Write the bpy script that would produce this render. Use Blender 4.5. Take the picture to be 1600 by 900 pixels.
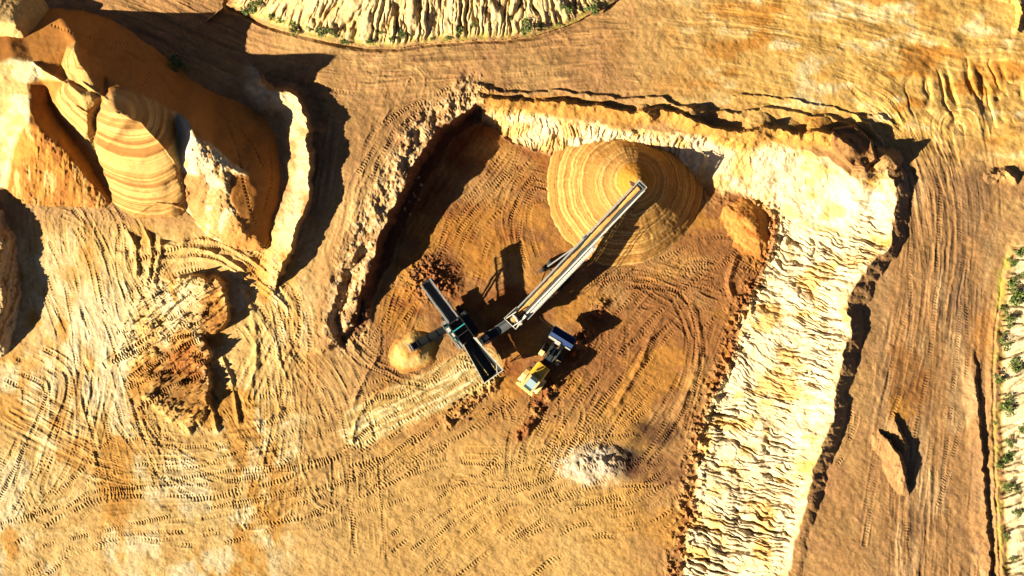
import bpy, bmesh, math, random
import numpy as np
from mathutils import Vector, Matrix
for o in list(bpy.data.objects): bpy.data.objects.remove(o)
SC = bpy.context.scene
COL = SC.collection
R = math.radians

# ------------------------------------------------------------------ camera, sky, sun, exposure
CAM_H = 85.0; FPX = 1170.0                       # camera height (m), focal length in photo pixels (1600 wide)
cam_d = bpy.data.cameras.new('camera'); cam = bpy.data.objects.new('camera', cam_d); COL.objects.link(cam)
cam.location = (0, 0, CAM_H); cam.rotation_euler = (0, 0, 0)
cam_d.sensor_width = 36; cam_d.lens = 36 * FPX / 1600; cam_d.clip_start = 1; cam_d.clip_end = 3000
SC.camera = cam
SUN_EL, SH_DIR = R(22.5), R(24)                  # shadows run to the right and a little up
w = bpy.data.worlds.new('World'); SC.world = w; w.use_nodes = True
nt = w.node_tree; bg = nt.nodes['Background']; sky = nt.nodes.new('ShaderNodeTexSky')
sky.sky_type = 'NISHITA'; sky.sun_disc = False; sky.sun_elevation = SUN_EL
sky.sun_rotation = math.atan2(-math.cos(SH_DIR), -math.sin(SH_DIR)); sky.air_density = .15; sky.dust_density = .3; sky.ozone_density = .6
nt.links.new(sky.outputs[0], bg.inputs[0]); bg.inputs[1].default_value = 0.05
sl = bpy.data.lights.new('sun', 'SUN'); sun = bpy.data.objects.new('sun', sl); COL.objects.link(sun)
sl.energy = 5.0; sl.angle = R(0.5); sl.color = (1.0, 0.85, 0.60)
to_sun = Vector((-math.cos(SH_DIR) * math.cos(SUN_EL), -math.sin(SH_DIR) * math.cos(SUN_EL), math.sin(SUN_EL)))
sun.rotation_euler = to_sun.to_track_quat('Z', 'Y').to_euler(); sun.location = to_sun * 200
SC.view_settings.view_transform = 'Standard'; SC.view_settings.look = 'None'
SC.view_settings.exposure = 1.98; SC.view_settings.gamma = 1.0
SC.cycles.diffuse_bounces = 2

# ------------------------------------------------------------------ helpers
def tag(o, label=None, cat=None, group=None, kind=None):
    if label: o['label'] = label
    if cat: o['category'] = cat
    if group: o['group'] = group
    if kind: o['kind'] = kind
    return o
def P(u, v, z):                                   # photo pixel and a height -> the point in the quarry
    k = (CAM_H - z) / FPX
    return Vector(((u - 800) * k, (450 - v) * k, z))
f4 = np.float32
rng = np.random.default_rng(11)
LAT = [rng.random((256, 256)).astype(f4) for _ in range(24)]
def vn(X, Y, seed):                               # value noise 0..1
    L = LAT[seed % 24]; X = X + seed * 7.31; Y = Y + seed * 3.77
    xf = np.floor(X); yf = np.floor(Y); fx = (X - xf).astype(f4); fy = (Y - yf).astype(f4)
    x0 = xf.astype(np.int32) & 255; y0 = yf.astype(np.int32) & 255; x1 = (x0 + 1) & 255; y1 = (y0 + 1) & 255
    fx = fx * fx * (3 - 2 * fx); fy = fy * fy * (3 - 2 * fy)
    a = L[y0, x0]; b = L[y0, x1]; c = L[y1, x0]; d = L[y1, x1]
    return a + (b - a) * fx + ((c + (d - c) * fx) - (a + (b - a) * fx)) * fy
def fbm(X, Y, seed, n=4, g=0.5):
    s = 0; a = 1.0; t = 0
    for i in range(n):
        s = s + a * vn(X * (2.03 ** i), Y * (2.03 ** i), seed + i * 5); t += a; a *= g
    return s / t
def n1(x, seed):
    L = LAT[seed % 24].ravel(); xf = np.floor(x); f = (x - xf); f = f * f * (3 - 2 * f)
    i = xf.astype(np.int64) % 60000
    return (L[i] * (1 - f) + L[i + 1] * f).astype(f4)
def ss(a, b, x):
    t = np.clip((x - a) / (b - a), 0, 1); return t * t * (3 - 2 * t)
def pinfo(U, V, pts):                             # distance to a polyline, signed side, arc length
    D = np.full(U.shape, 1e9, f4); S = np.zeros(U.shape, f4); G = np.ones(U.shape, f4); acc = 0
    for (ax, ay), (bx, by) in zip(pts[:-1], pts[1:]):
        dx, dy = bx - ax, by - ay; L2 = dx * dx + dy * dy; L = math.sqrt(L2)
        rt = ((U - ax) * dx + (V - ay) * dy) / L2; t = np.clip(rt, 0, 1)
        d = np.hypot(U - ax - t * dx, V - ay - t * dy); m = d < D
        cr = (U - ax) * dy - (V - ay) * dx
        D[m] = d[m]; S[m] = (acc + rt * L)[m]; G[m] = np.sign(cr)[m]; acc += L
    return D, G, S
def inside(U, V, poly):
    c = np.zeros(U.shape, bool); n = len(poly)
    for i in range(n):
        x0, y0 = poly[i]; x1, y1 = poly[(i + 1) % n]
        if y0 == y1: continue
        c ^= ((y0 > V) != (y1 > V)) & (U < (x1 - x0) * (V - y0) / (y1 - y0) + x0)
    return c
def sdp(U, V, poly):                              # signed distance, positive inside
    d, _, s = pinfo(U, V, list(poly) + [poly[0]]); return np.where(inside(U, V, poly), d, -d).astype(f4)
def spline(pts, n=10):
    out = []; p = [pts[0]] + list(pts) + [pts[-1]]
    for i in range(1, len(p) - 2):
        a, b, c, d = [np.array(q, float) for q in p[i - 1:i + 3]]
        for k in range(n):
            t = k / n
            out.append(tuple(0.5 * ((2 * b) + (c - a) * t + (2 * a - 5 * b + 4 * c - d) * t * t + (3 * b - a - 3 * c + d) * t ** 3)))
    out.append(tuple(map(float, pts[-1]))); return out

def lpin(pts, pad, wob=1.):                       # the same, only near the line
    a = np.array(pts); i0, i1 = np.searchsorted(AU, [a[:, 0].min() - pad, a[:, 0].max() + pad]); j0, j1 = np.searchsorted(AV, [a[:, 1].min() - pad, a[:, 1].max() + pad])
    s = (slice(j0, j1), slice(i0, i1)); d, g, q = pinfo(U[s] + wu[s] * wob, V[s] + wv[s] * wob, pts); return s, d, g, q
# ------------------------------------------------------------------ the height grid (1 photo pixel = about 7.5 cm)
def axis(lo, hi):
    ou = np.cumsum(np.geomspace(2, 420, 34))
    return np.concatenate([(lo - ou)[::-1], np.arange(lo, hi + 1, 1.0), hi + ou]).astype(f4)
AU, AV = axis(-70, 1670), axis(-60, 960)
U, V = np.meshgrid(AU, AV)
PPM = 13.76
def LF(su, sv, seed, n=4):                        # broad noise, worked out on every third line of the grid
    iu = np.unique(np.append(np.arange(0, len(AU), 3), len(AU) - 1)); iv = np.unique(np.append(np.arange(0, len(AV), 3), len(AV) - 1))
    a, b = np.meshgrid(AU[iu], AV[iv]); c = fbm(a / su, b / sv, seed, n)
    def up(c, idx, N):
        x = np.arange(N); k = np.clip(np.searchsorted(idx, x, 'right') - 1, 0, len(idx) - 2); f = ((x - idx[k]) / (idx[k + 1] - idx[k])).astype(f4); return k, f
    k, f = up(c, iv, len(AV)); c = c[k] * (1 - f)[:, None] + c[k + 1] * f[:, None]
    k, f = up(c, iu, len(AU)); return c[:, k] * (1 - f) + c[:, k + 1] * f
wu = (LF(46, 46, 1) - .5) * 22 + (fbm(U / 9, V / 9, 2, 3) - .5) * 7
wv = (LF(46, 46, 3) - .5) * 22 + (fbm(U / 9, V / 9, 4, 3) - .5) * 7
WU, WV = U + wu, V + wv
SU, SV = U + wu * .35, V + wv * .35

TOPLIP = [(728, 172), (745, 158), (800, 166), (870, 180), (960, 192), (1040, 205), (1120, 212), (1200, 222), (1262, 238), (1310, 258), (1345, 278), (1385, 262)]
RLIP = [(1385, 262), (1396, 295), (1400, 330), (1383, 395), (1352, 432), (1328, 472), (1330, 520), (1310, 600), (1290, 680), (1268, 745), (1240, 850), (1225, 960)]
LIP = TOPLIP + RLIP[1:] + [(1200, 1300), (1200, 8000), (-8000, 8000), (-8000, 560), (380, 560), (505, 548), (545, 520), (558, 470), (583, 400), (606, 330), (640, 262), (690, 200)]
TOE = [(752, 188), (800, 222), (870, 246), (1000, 262), (1110, 296), (1190, 318), (1218, 350), (1198, 400), (1182, 440), (1160, 490), (1140, 560), (1112, 620), (1096, 680), (1086, 740), (1068, 850), (1055, 960),
       (1030, 1300), (1030, 8000), (-8000, 8000), (-8000, 600), (380, 600), (530, 565), (562, 532), (580, 480), (606, 412), (632, 345), (668, 280), (712, 216)]
dl = sdp(WU, WV, LIP)
dt = sdp(WU * .5 + SU * .5, WV * .5 + SV * .5, TOE)
zf = -4.9 + .5 * (LF(160, 160, 5) - .5)
zout = -4.4 * ss(230, 590, V) * (1 - ss(820, 1150, U)) + .5 * (LF(120, 120, 6) - .5)
def hollow(u, v): return -1.9 * (1 - ss(330, 520, u)) * (1 - ss(200, 340, v))
zout = zout + hollow(U, V)
# the terrace beyond the pit to the right climbs a little towards the vegetated bank
rightcrest = ss(1290, 1350, U) * ss(225, 262, V) + ss(1225, 1300, U) * ss(400, 520, V); rightcrest = np.clip(rightcrest, 0, 1)
crest = rightcrest * (1.15 + .7 * (fbm(V / 30, U / 400, 7) - .5) * 2)
t = np.clip(dl, 0, 1e6) / (np.clip(dl, 0, 1e6) + np.clip(-dt, 0, 1e6) + 1e-3)
slope_m = (dl > 0) & (dt < 0)
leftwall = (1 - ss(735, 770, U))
prof = t ** .95
zin = (zout + crest) * (1 - prof) + zf * prof
steep = ss(0, .45, t)                                           # the left wall drops almost at once
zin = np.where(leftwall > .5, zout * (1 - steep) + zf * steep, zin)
outb = np.clip(1 + np.minimum(dl, 0) / (15 + 12 * fbm(V / 25, U / 90, 8)), 0, 1)
H = np.where(dl <= 0, zout + crest * outb ** .8, np.where(dt >= 0, zf, zin)).astype(f4)

# erosion rills on the pale faces
warp_ = (LF(60, 60, 9) - .5) * 34 + (fbm(U / 13, V / 13, 2, 3) - .5) * 9
def rills(q, d, k=1.):
    a = 1 - np.abs(2 * vn(q / (8.0 * k), d / 75 + 3, 10) - 1); b = 1 - np.abs(2 * vn(q / (4.0 * k), d / 24, 11) - 1)
    gap = .5 + .5 * ss(.3, .6, vn(q / 15, d / 22, 21))
    return np.clip(a, 0, 1) ** 3 * .6 * gap + np.clip(b, 0, 1) ** 3 * .42
qT = U * 1.0 + V * .10 + warp_; qR = V - .30 * U + warp_
wR = ss(285, 350, V + (LF(40, 40, 4) - .5) * 50 + (U - 1200) * .05) * ss(1080, 1170, U + (V - 300))
q = qR; dR = np.clip(1400 - U, 0, 9999)
rill = rills(qT, V) * (1 - wR) + rills(qR, U) * wR
mR = slope_m & (leftwall < .5)
strong = .35 + .65 * ss(300, 420, V) + .35 * (1 - ss(1120, 1240, U))
rm = np.where(mR, ss(0, .12, t) * (1 - ss(.93, 1.0, t)) * (1 - leftwall), 0)
calm = ss(.35, .62, LF(90, 60, 12))                    # smoother, wind-blown patches
H -= rm * rill * strong * (.22 + .72 * calm)
H += rm * (fbm(q / 40, dR / 30, 13) - .5) * .9
# fallen clods along the foot of the slope
H += np.exp(-(dt / 16) ** 2) * (1 - leftwall) * (np.clip(fbm(U / 7, V / 7, 14) - .45, 0, 1) * 2.2) * ss(280, 360, V)

# eroded berm with undercut back along the top rim
BERM = spline([(742, 148), (800, 156), (860, 158), (930, 163), (985, 172), (1050, 168), (1085, 186), (1130, 202), (1180, 203), (1240, 206), (1300, 214), (1330, 228)], 4)
dB, gB, sB = pinfo(WU, WV, BERM)
bh = (.3 + 1.6 * fbm(sB / 34, sB * 0 + 2, 15, 3) ** 1.3) * ss(735, 760, U) * (1 - ss(1325, 1345, U))
above = gB > 0
H += bh * np.where(above, np.clip(1 - dB / 5, 0, 1), np.clip(1 - dB / 26, 0, 1) ** 1.2)
for (cu, cv, rr, hh) in [(1085, 176, 26, 1.2), (1010, 172, 18, .8), (1335, 225, 26, .9), (1350, 262, 20, 1.0), (1384, 246, 24, 2.0), (1180, 200, 26, .9), (1280, 205, 26, .9), (1230, 205, 22, .6)]:
    H += hh * np.clip(1 - np.hypot(WU - cu, (WV - cv) * 1.3) / rr, 0, 1) ** .8
# brown slab of tipped earth in the corner
SLAB = [(1300, 200), (1336, 192), (1366, 218), (1374, 248), (1352, 266), (1330, 262), (1302, 240), (1296, 222)]
ds = sdp(SU, SV, SLAB); H += ss(0, 5, ds) * (.9 + .012 * (V - 190))
# stepped ledge lines just above it
for pts, hh in [([(750, 138), (860, 142), (960, 148), (1040, 150), (1110, 172), (1210, 176), (1290, 185), (1340, 196), (1380, 230), (1400, 262), (1418, 300)], .35),
                ([(1150, 150), (1240, 158), (1330, 176), (1400, 190)], .25), ([(1345, 182), (1372, 205), (1392, 240)], .5)]:
    s, d_, g_, s_ = lpin(pts, 50); H[s] += hh * np.where(g_ > 0, np.clip(1 - d_ / 2.5, 0, 1), np.clip(1 - d_ / 14, 0, 1))

# left long ridge between the stockpile and the road
RID = spline([(404, 118), (425, 140), (448, 150), (470, 175), (478, 215), (482, 260), (478, 310), (462, 350), (448, 395), (440, 425)], 5)
dd, gg, s_ = pinfo(WU, WV, RID)
hr = (2.0 + .4 * (fbm(s_ / 40, s_ * 0, 16, 2) - .5) * 2) * (1 - ss(330, 430, s_)) * ss(-5, 25, s_)
H += hr * np.where(gg > 0, np.clip(1 - dd / 8, 0, 1), np.clip(1 - dd / 36, 0, 1) ** .9)
dd2, gg2, s2 = pinfo(WU, WV, [(430, 122), (470, 128), (492, 150), (500, 190)])
H -= .7 * np.clip(1 - dd2 / 20, 0, 1)

# rough shoulder of the road along the left wall, and the loose furrow that runs out of it
SHO = spline([(735, 150), (690, 175), (645, 225), (605, 290), (575, 360), (548, 430), (530, 490), (540, 530)], 5)
d3, g3, s3 = pinfo(WU, WV, SHO)
H += np.clip(1 - d3 / 46, 0, 1) * ((fbm(U / 16, V / 24, 17, 5) - .5) * 1.5 + np.clip(fbm(U / 5, V / 7, 3, 3) - .52, 0, 1) * .5)
d4, g4, s4 = pinfo(WU, WV, spline([(570, 395), (548, 430), (533, 470), (528, 505), (545, 535)], 5))
H -= .9 * np.clip(1 - d4 / 13, 0, 1)
H += .9 * np.clip(1 - np.hypot((WU - 572) / 1.0, (WV - 455) / 4.5) / 13, 0, 1)

# bank above the road at the top: pale rilled face with shrubs at its foot
TB = spline([(-2500, -420), (-300, -90), (300, -14), (360, 12), (420, 38), (500, 62), (600, 76), (700, 66), (800, 60), (860, 50), (920, 26), (980, -12), (1060, -60), (1500, -330), (4000, -1500)], 5)
d5, g5, s5 = pinfo(SU, SV, TB)
up = np.where(g5 > 0, d5, 0)
zt_ = 6.5 * (1 - np.exp(-up / 120)) * ss(0, 10, up)
q5 = s5 + (LF(24, 24, 18) - .5) * 10 - .15 * d5
r5 = np.clip(1 - np.abs(2 * vn(q5 / 10, d5 / 45, 19) - 1), 0, 1) ** 2.6 * .8 + np.clip(1 - np.abs(2 * vn(q5 / 5, d5 / 26, 20) - 1), 0, 1) ** 3 * .4
tbm = ss(2, 16, up) * (1 - ss(300, 800, up))
H += zt_ - tbm * r5 * (.3 + .5 * ss(.3, .6, LF(50, 30, 3))) + tbm * .5 * (fbm(U / 16, V / 30, 21) - .5)
H += -.35 * np.clip(1 - np.abs(d5 - 2) / 5, 0, 1) * (g5 < 0)

# bank at the right edge
RB = spline([(1700, -900), (1640, 150), (1596, 330), (1572, 400), (1560, 470), (1552, 560), (1552, 640), (1556, 740), (1560, 850), (1575, 980), (1640, 1400), (1900, 3000)], 5)
d6, g6, s6 = pinfo(SU, SV, RB)
rt_ = np.where(g6 > 0, d6, 0)
q6 = s6 + .35 * d6 + (LF(24, 24, 22) - .5) * 8
r6 = np.clip(1 - np.abs(2 * vn(q6 / 8, d6 / 50, 23) - 1), 0, 1) ** 3
rbm = ss(4, 20, rt_) * (1 - ss(300, 900, rt_))
H += -3.2 * (1 - np.exp(-rt_ / 60)) * rbm * ss(330, 400, V) * 0 + ss(320, 420, V) * (2.6 * (1 - np.exp(-rt_ / 70)) - rbm * r6 * .6)
H += .5 * np.clip(1 - np.abs(d6 - 3) / 9, 0, 1) * ss(430, 480, V) * fbm(V / 12, U / 12, 2)
d7, g7, s7 = pinfo(WU, WV, [(1520, 470), (1524, 560), (1530, 660), (1538, 733), (1545, 860), (1550, 960)])
H += .55 * np.where(g7 < 0, np.clip(1 - d7 / 24, 0, 1), np.clip(1 - d7 / 3, 0, 1)) * ss(530, 600, V)

# upper right: undulating ochre ground with crescent rills
H += ss(1150, 1400, U) * (1 - ss(230, 330, V)) * 1.1 * (LF(70, 45, 4) - .4)
dC, gC, sC = pinfo(U, V, [(1300, 60), (1400, 85), (1480, 110), (1560, 150), (1640, 220)])
crm = np.clip(1 - np.hypot((U - 1515) / 115, (V - 150) / 62), 0, 1) ** .5
rc = np.clip(1 - np.abs(2 * vn((U * .92 + V * -.25 + (LF(20, 20, 5) - .5) * 12) / 9, (V + U * .25) / 60, 6) - 1), 0, 1) ** 2
H -= crm * rc * .5 * ss(.3, .55, LF(40, 30, 8))
for pts, hh, wd in [([(1545, 275), (1568, 266), (1582, 276)], .9, 9), ([(1590, -12), (1600, 20), (1592, 45)], 1.0, 8), ([(1570, -6), (1600, 0)], .9, 8)]:
    s, d_, g_, s_ = lpin(pts, 40); H[s] += hh * np.clip(1 - d_ / wd, 0, 1)
# gouge near the lower right with a raised rim
for pts, hh in [([(1384, 690), (1400, 712), (1412, 745)], 1.5), ([(1405, 668), (1412, 700)], .7)]:
    s, d_, g_, s_ = lpin(pts, 60); H[s] += hh * np.where(g_ > 0, np.clip(1 - d_ / 5, 0, 1), np.clip(1 - d_ / 26, 0, 1)) * .8

# left working area: raised cut block with undercut right edge, arcs of pushed sand
BLK = [(190, 470), (240, 440), (300, 428), (343, 436), (362, 462), (366, 500), (352, 520), (318, 524), (332, 560), (330, 600), (326, 650), (300, 672), (262, 660), (222, 620), (190, 560)]
db = sdp(SU + wu * .3, SV + wv * .3, BLK)
db = db + (LF(22, 22, 8) - .5) * 26
H += ss(0, 9, db) * (.10 + 1.25 * ss(200, 350, U)) * (1 - .6 * ss(520, 610, V))
H += ss(-4, 10, db) * np.clip(fbm((U * .9 - V * .45) / 26, (V * .9 + U * .45) / 7, 9) - .4, 0, 1) * 1.9
for c, pts, hh, wd in [(0, [(175, 400), (250, 384), (320, 392), (380, 420), (425, 455), (450, 480)], .55, 5), (0, [(210, 415), (280, 402), (345, 412), (400, 445), (432, 470)], .4, 4),
                       (0, [(270, 380), (330, 376), (400, 410), (440, 450)], .5, 4), (0, [(370, 440), (395, 500), (400, 560), (385, 620)], .4, 6),
                       (0, [(345, 545), (362, 600), (372, 660)], .5, 4), (0, [(318, 610), (330, 640), (340, 672)], .5, 4), (0, [(385, 470), (420, 520), (440, 570)], .25, 6),
                       (0, [(330, 690), (390, 668), (440, 640)], .4, 4), (0, [(198, 360), (212, 390), (216, 430)], .7, 4), (0, [(222, 358), (236, 395), (232, 440)], .6, 4), (0, [(250, 372), (248, 400), (240, 440)], .4, 4),
                       (0, [(415, 400), (445, 450), (470, 500)], .35, 6), (0, [(548, 640), (566, 600), (590, 560)], .35, 4), (0, [(600, 600), (560, 650), (550, 690)], .35, 4),
                       (0, [(950, 650), (990, 590), (1030, 500)], .45, 6), (0, [(1050, 655), (1078, 600), (1092, 540), (1080, 480)], .35, 5),
                       (0, [(1150, 470), (1140, 440), (1150, 405)], .5, 5), (0, [(1200, 400), (1212, 350), (1200, 325)], .8, 8), (0, [(1010, 700), (1060, 650), (1100, 560)], .3, 5)]:
    s, d_, g_, s_ = lpin(spline(pts, 5), 30, .35); H[s] += hh * .55 * np.clip(1 - d_ / (wd * 1.5), 0, 1) ** 1.2 * (.5 + vn(U[s] / 9, V[s] / 9, 4)) * ss(-6, 18, s_)
# heaped spoil line right of the loader, dug furrow
d8, g8, s8 = pinfo(WU, WV, spline([(945, 478), (925, 510), (895, 560), (870, 600), (840, 650), (815, 680)], 5))
H += np.clip(1 - d8 / 13, 0, 1) * (.15 + 1.5 * np.clip(fbm(U / 7, V / 7, 10) - .4, 0, 1)) * 1.3 * ss(.2, .5, LF(22, 22, 3))
d8, g8, s8 = pinfo(WU, WV, [(700, 660), (740, 620), (775, 600)])
H += np.clip(1 - d8 / 14, 0, 1) * (np.clip(fbm(U / 7, V / 7, 11) - .35, 0, 1)) * 1.3
# oversize lumps thrown off the high end of the plant
H += np.clip(1 - np.hypot((U - 672) / 55, (V - 440) / 45), 0, 1) * (.6 + np.clip(fbm(U / 6, V / 6, 12) - .4, 0, 1) * 2.0)
# cones of spill on the top-left road and small ledge left of the pit corner
d9, g9, s9 = pinfo(WU, WV, [(650, 200), (672, 178), (712, 176)]); H += -.35 * np.clip(1 - d9 / 14, 0, 1)

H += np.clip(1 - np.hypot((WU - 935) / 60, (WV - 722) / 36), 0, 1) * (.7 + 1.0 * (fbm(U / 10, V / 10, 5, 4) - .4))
# general roughness
flo = (dt > 0)
H += (.22 * (LF(26, 26, 13) - .5) + .12 * (fbm(U / 7, V / 7, 14) - .5))
# wheel polish: streaks that follow the routes
def streak(pts, width, amp, seed, ln=70, wd=4.5):
    d_, g_, s_ = pinfo(SU, SV, spline(pts, 5)); m = ss(width, width * .55, d_) if False else 1 - ss(width * .6, width, d_)
    n = fbm(s_ / ln, d_ * g_ / wd, seed, 3) - .5
    return m * n * amp, m, n
routes = [([(-200, 40), (100, -20), (300, 40), (420, 90), (560, 120), (700, 110), (820, 100), (960, 85), (1100, 95), (1240, 120), (1350, 160), (1430, 240), (1460, 340), (1450, 480), (1420, 620), (1400, 760), (1390, 960)], 75, .34, 1),
          ([(560, 110), (540, 220), (520, 330), (490, 430), (450, 520), (400, 620)], 62, .26, 2), ([(1500, 200), (1520, 330), (1500, 480), (1490, 640), (1480, 960)], 60, .32, 3),
          ([(900, 20), (1050, 10), (1200, 20), (1350, 50), (1480, 90), (1600, 100)], 55, .3, 4), ([(640, 130), (610, 210), (570, 300), (540, 400)], 40, .3, 5),
          ([(100, 340), (105, 450), (125, 560), (90, 760)], 90, .28, 6), ([(190, 360), (240, 470), (330, 620), (420, 760)], 60, .3, 9), ([(20, 640), (200, 720), (420, 700), (620, 640)], 60, .35, 10), ([(430, 470), (470, 600), (520, 760)], 60, .3, 12), ([(760, 560), (700, 600), (560, 690), (400, 800)], 45, .3, 7)]
STK = np.zeros(U.shape, f4)
for pts, wd_, am, sd in routes:
    a, m, n = streak(pts, wd_, am * .6, sd); br = ss(.32, .66, LF(60, 110, sd + 3)); H += a * (.15 + .85 * br); STK += n * m * (.35 + .8 * br)
H = H.astype(f4)

# tyre and crawler prints: a sunk band with bars across it
COMP = np.zeros(U.shape, f4)
def track(pts, width=9, depth=.05, lug=.05, per=5.0, chev=.5, seed_=0, lugk=1.):
    lug = lug * lugk; width = width * (1.5 if lugk == 0 else 1)
    sp = spline(pts, 6); acc = 0
    for (ax, ay), (bx, by) in zip(sp[:-1], sp[1:]):
        dx, dy = bx - ax, by - ay; L = math.hypot(dx, dy)
        if L < 1e-3: continue
        i0, i1 = np.searchsorted(AU, [min(ax, bx) - width, max(ax, bx) + width]); j0, j1 = np.searchsorted(AV, [min(ay, by) - width, max(ay, by) + width])
        if i1 - i0 < 2 or j1 - j0 < 2: acc += L; continue
        u = U[j0:j1, i0:i1]; v = V[j0:j1, i0:i1]
        t_ = ((u - ax) * dx + (v - ay) * dy) / L; d_ = ((u - ax) * dy - (v - ay) * dx) / L
        m = (t_ >= 0) & (t_ < L)
        b = ss(width * .5, width * .5 - 1.6, np.abs(d_)) if False else 1 - ss(width * .5 - 1.6, width * .5, np.abs(d_))
        ridge = np.exp(-((np.abs(d_) - width * .5 - .8) / 1.4) ** 2)
        ph = np.sin((acc + t_ + chev * np.abs(d_)) * 2 * math.pi / per + 5 * vn(u / 12, v / 12, 5)) * (.35 + .9 * vn(u / 9 + seed_, v / 9, 13))
        fade = .1 + 1.0 * ss(.3, .75, vn(u / 26 + seed_ * 9, v / 26, 17))
        H[j0:j1, i0:i1] += np.where(m, fade * (-depth * b + lug * b * np.clip(ph * 1.5, -1, 1) + .022 * ridge), 0)
        COMP[j0:j1, i0:i1] += np.where(m, b * fade, 0)
        acc += L
R_ = random.Random(5)
def family(pts, n, spread, **k):
    n = int(n * 2.3)
    for i in range(n):
        off = (i - (n - 1) / 2) * spread * 2 / max(n - 1, 1) + R_.uniform(-11, 11)
        j = []
        for a in range(len(pts)):
            p0 = pts[max(a - 1, 0)]; p1 = pts[min(a + 1, len(pts) - 1)]
            dx, dy = p1[0] - p0[0], p1[1] - p0[1]; L = math.hypot(dx, dy)
            j.append((pts[a][0] - dy / L * off + R_.uniform(-13, 13), pts[a][1] + dx / L * off + R_.uniform(-13, 13)))
        s0 = R_.uniform(0, .25)
        j[0] = (j[0][0] + (j[1][0] - j[0][0]) * s0, j[0][1] + (j[1][1] - j[0][1]) * s0)
        track(j, width=R_.choice([7, 8, 9]), per=R_.choice([4.0, 4.5, 5.2]), chev=R_.choice([0, .5, -.5]), lugk=R_.choice([0, .35, .6, .9, 1.15]), seed_=R_.uniform(0, 9), **k)
S_ = dict(depth=.03, lug=.034); M_ = dict(depth=.018, lug=.022)
# floor of the pit
family([(990, 735), (1050, 650), (1085, 560), (1070, 480), (1000, 450), (930, 460)], 4, 20, **S_)
family([(850, 720), (900, 640), (960, 560), (1030, 480), (1110, 420)], 7, 62, **S_)
family([(930, 470), (980, 430), (1060, 440), (1120, 470)], 4, 16, **S_)
family([(1060, 440), (1130, 430), (1180, 380), (1190, 330)], 4, 18, **S_)
family([(1080, 700), (1110, 600), (1150, 480), (1190, 410)], 3, 14, **M_)
family([(1040, 420), (1090, 400), (1150, 395), (1190, 420)], 4, 16, **S_)
family([(600, 560), (620, 470), (660, 380), (720, 300), (780, 230)], 6, 34, **M_)
family([(700, 440), (740, 350), (790, 290), (830, 240)], 5, 34, **M_)
family([(820, 420), (800, 350), (830, 290), (880, 300)], 4, 18, **S_)
family([(560, 640), (640, 620), (720, 575), (760, 560)], 7, 30, **S_)
family([(540, 760), (640, 700), (740, 640), (800, 600)], 6, 34, **S_)
family([(800, 760), (830, 690), (850, 640), (830, 600)], 6, 50, **S_)
family([(700, 740), (820, 730), (960, 680), (1040, 610)], 5, 30, **S_)
family([(640, 900), (760, 800), (900, 740), (1010, 720)], 6, 60, **S_)
family([(520, 520), (560, 560), (610, 590), (660, 600)], 4, 18, **S_)
family([(540, 480), (570, 540), (620, 520), (650, 470)], 3, 14, **S_)
family([(930, 480), (960, 520), (940, 600), (900, 660)], 3, 20, **M_)
family([(800, 880), (900, 820), (1000, 800), (1060, 760)], 5, 40, **S_)
# left working area
family([(90, 350), (120, 420), (150, 520), (190, 620), (220, 760)], 6, 60, **S_)
family([(210, 350), (215, 420), (260, 480), (300, 520)], 4, 30, **S_)
family([(30, 560), (90, 600), (70, 700), (20, 800)], 6, 50, **S_)
family([(200, 440), (280, 400), (360, 400), (440, 470), (450, 560)], 5, 26, **S_)
family([(180, 520), (260, 470), (330, 440)], 6, 40, **S_)
family([(190, 600), (260, 560), (330, 540)], 6, 40, depth=.08, lug=.11)
family([(210, 620), (270, 700), (360, 740), (480, 700)], 5, 30, **M_)
family([(60, 800), (200, 700), (300, 700), (420, 660), (520, 620)], 6, 50, **M_)
family([(0, 860), (160, 800), (330, 780), (520, 740), (640, 660)], 7, 60, **S_)
family([(400, 480), (430, 560), (440, 660), (420, 800)], 5, 40, **M_)
family([(460, 520), (520, 600), (560, 700), (560, 860)], 5, 40, **M_)
family([(380, 840), (520, 800), (700, 740)], 5, 40, **M_)
family([(170, 380), (150, 340), (120, 310)], 5, 40, **S_)
# roads
family([(380, 75), (560, 110), (760, 105), (960, 90)], 3, 34, **M_)
family([(1430, 290), (1440, 420), (1420, 560), (1385, 700), (1370, 860)], 3, 26, **M_)
family([(1500, 300), (1495, 450), (1500, 620), (1470, 800)], 2, 24, **M_)
family([(1300, 100), (1390, 170), (1440, 260), (1455, 340)], 3, 24, **M_)
family([(590, 290), (600, 240), (640, 190), (700, 165), (760, 160)], 4, 16, **S_)
family([(1335, 640), (1320, 680), (1300, 730)], 2, 8, **S_)

# ------------------------------------------------------------------ ground colours (the sand's own, plus one painted mound shadow)
def mixc(A, B, m):
    m = m[..., None]; return A * (1 - m) + B * m
def flat(c): return np.broadcast_to(np.array(c, f4), U.shape + (3,))
C_ROAD = (.37, .235, .12); C_TAN = (.47, .32, .165); C_CREAM = (.80, .635, .39); C_FLOOR = (.29, .155, .07); C_YEL = (.66, .47, .21)
C_RED = (.22, .085, .03); C_OCH = (.48, .27, .075); C_PINK = (.42, .26, .15); C_DARK = (.10, .055, .03); C_SAND = (.62, .38, .13)
big = LF(90, 90, 15); mid = LF(24, 24, 16); fine = fbm(U / 5, V / 5, 17)
C = flat(C_ROAD).copy()
C = mixc(C, flat(C_TAN), ss(.35, .65, big))
C = mixc(C, flat(C_PINK), ss(.5, .75, mid) * .6)
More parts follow.
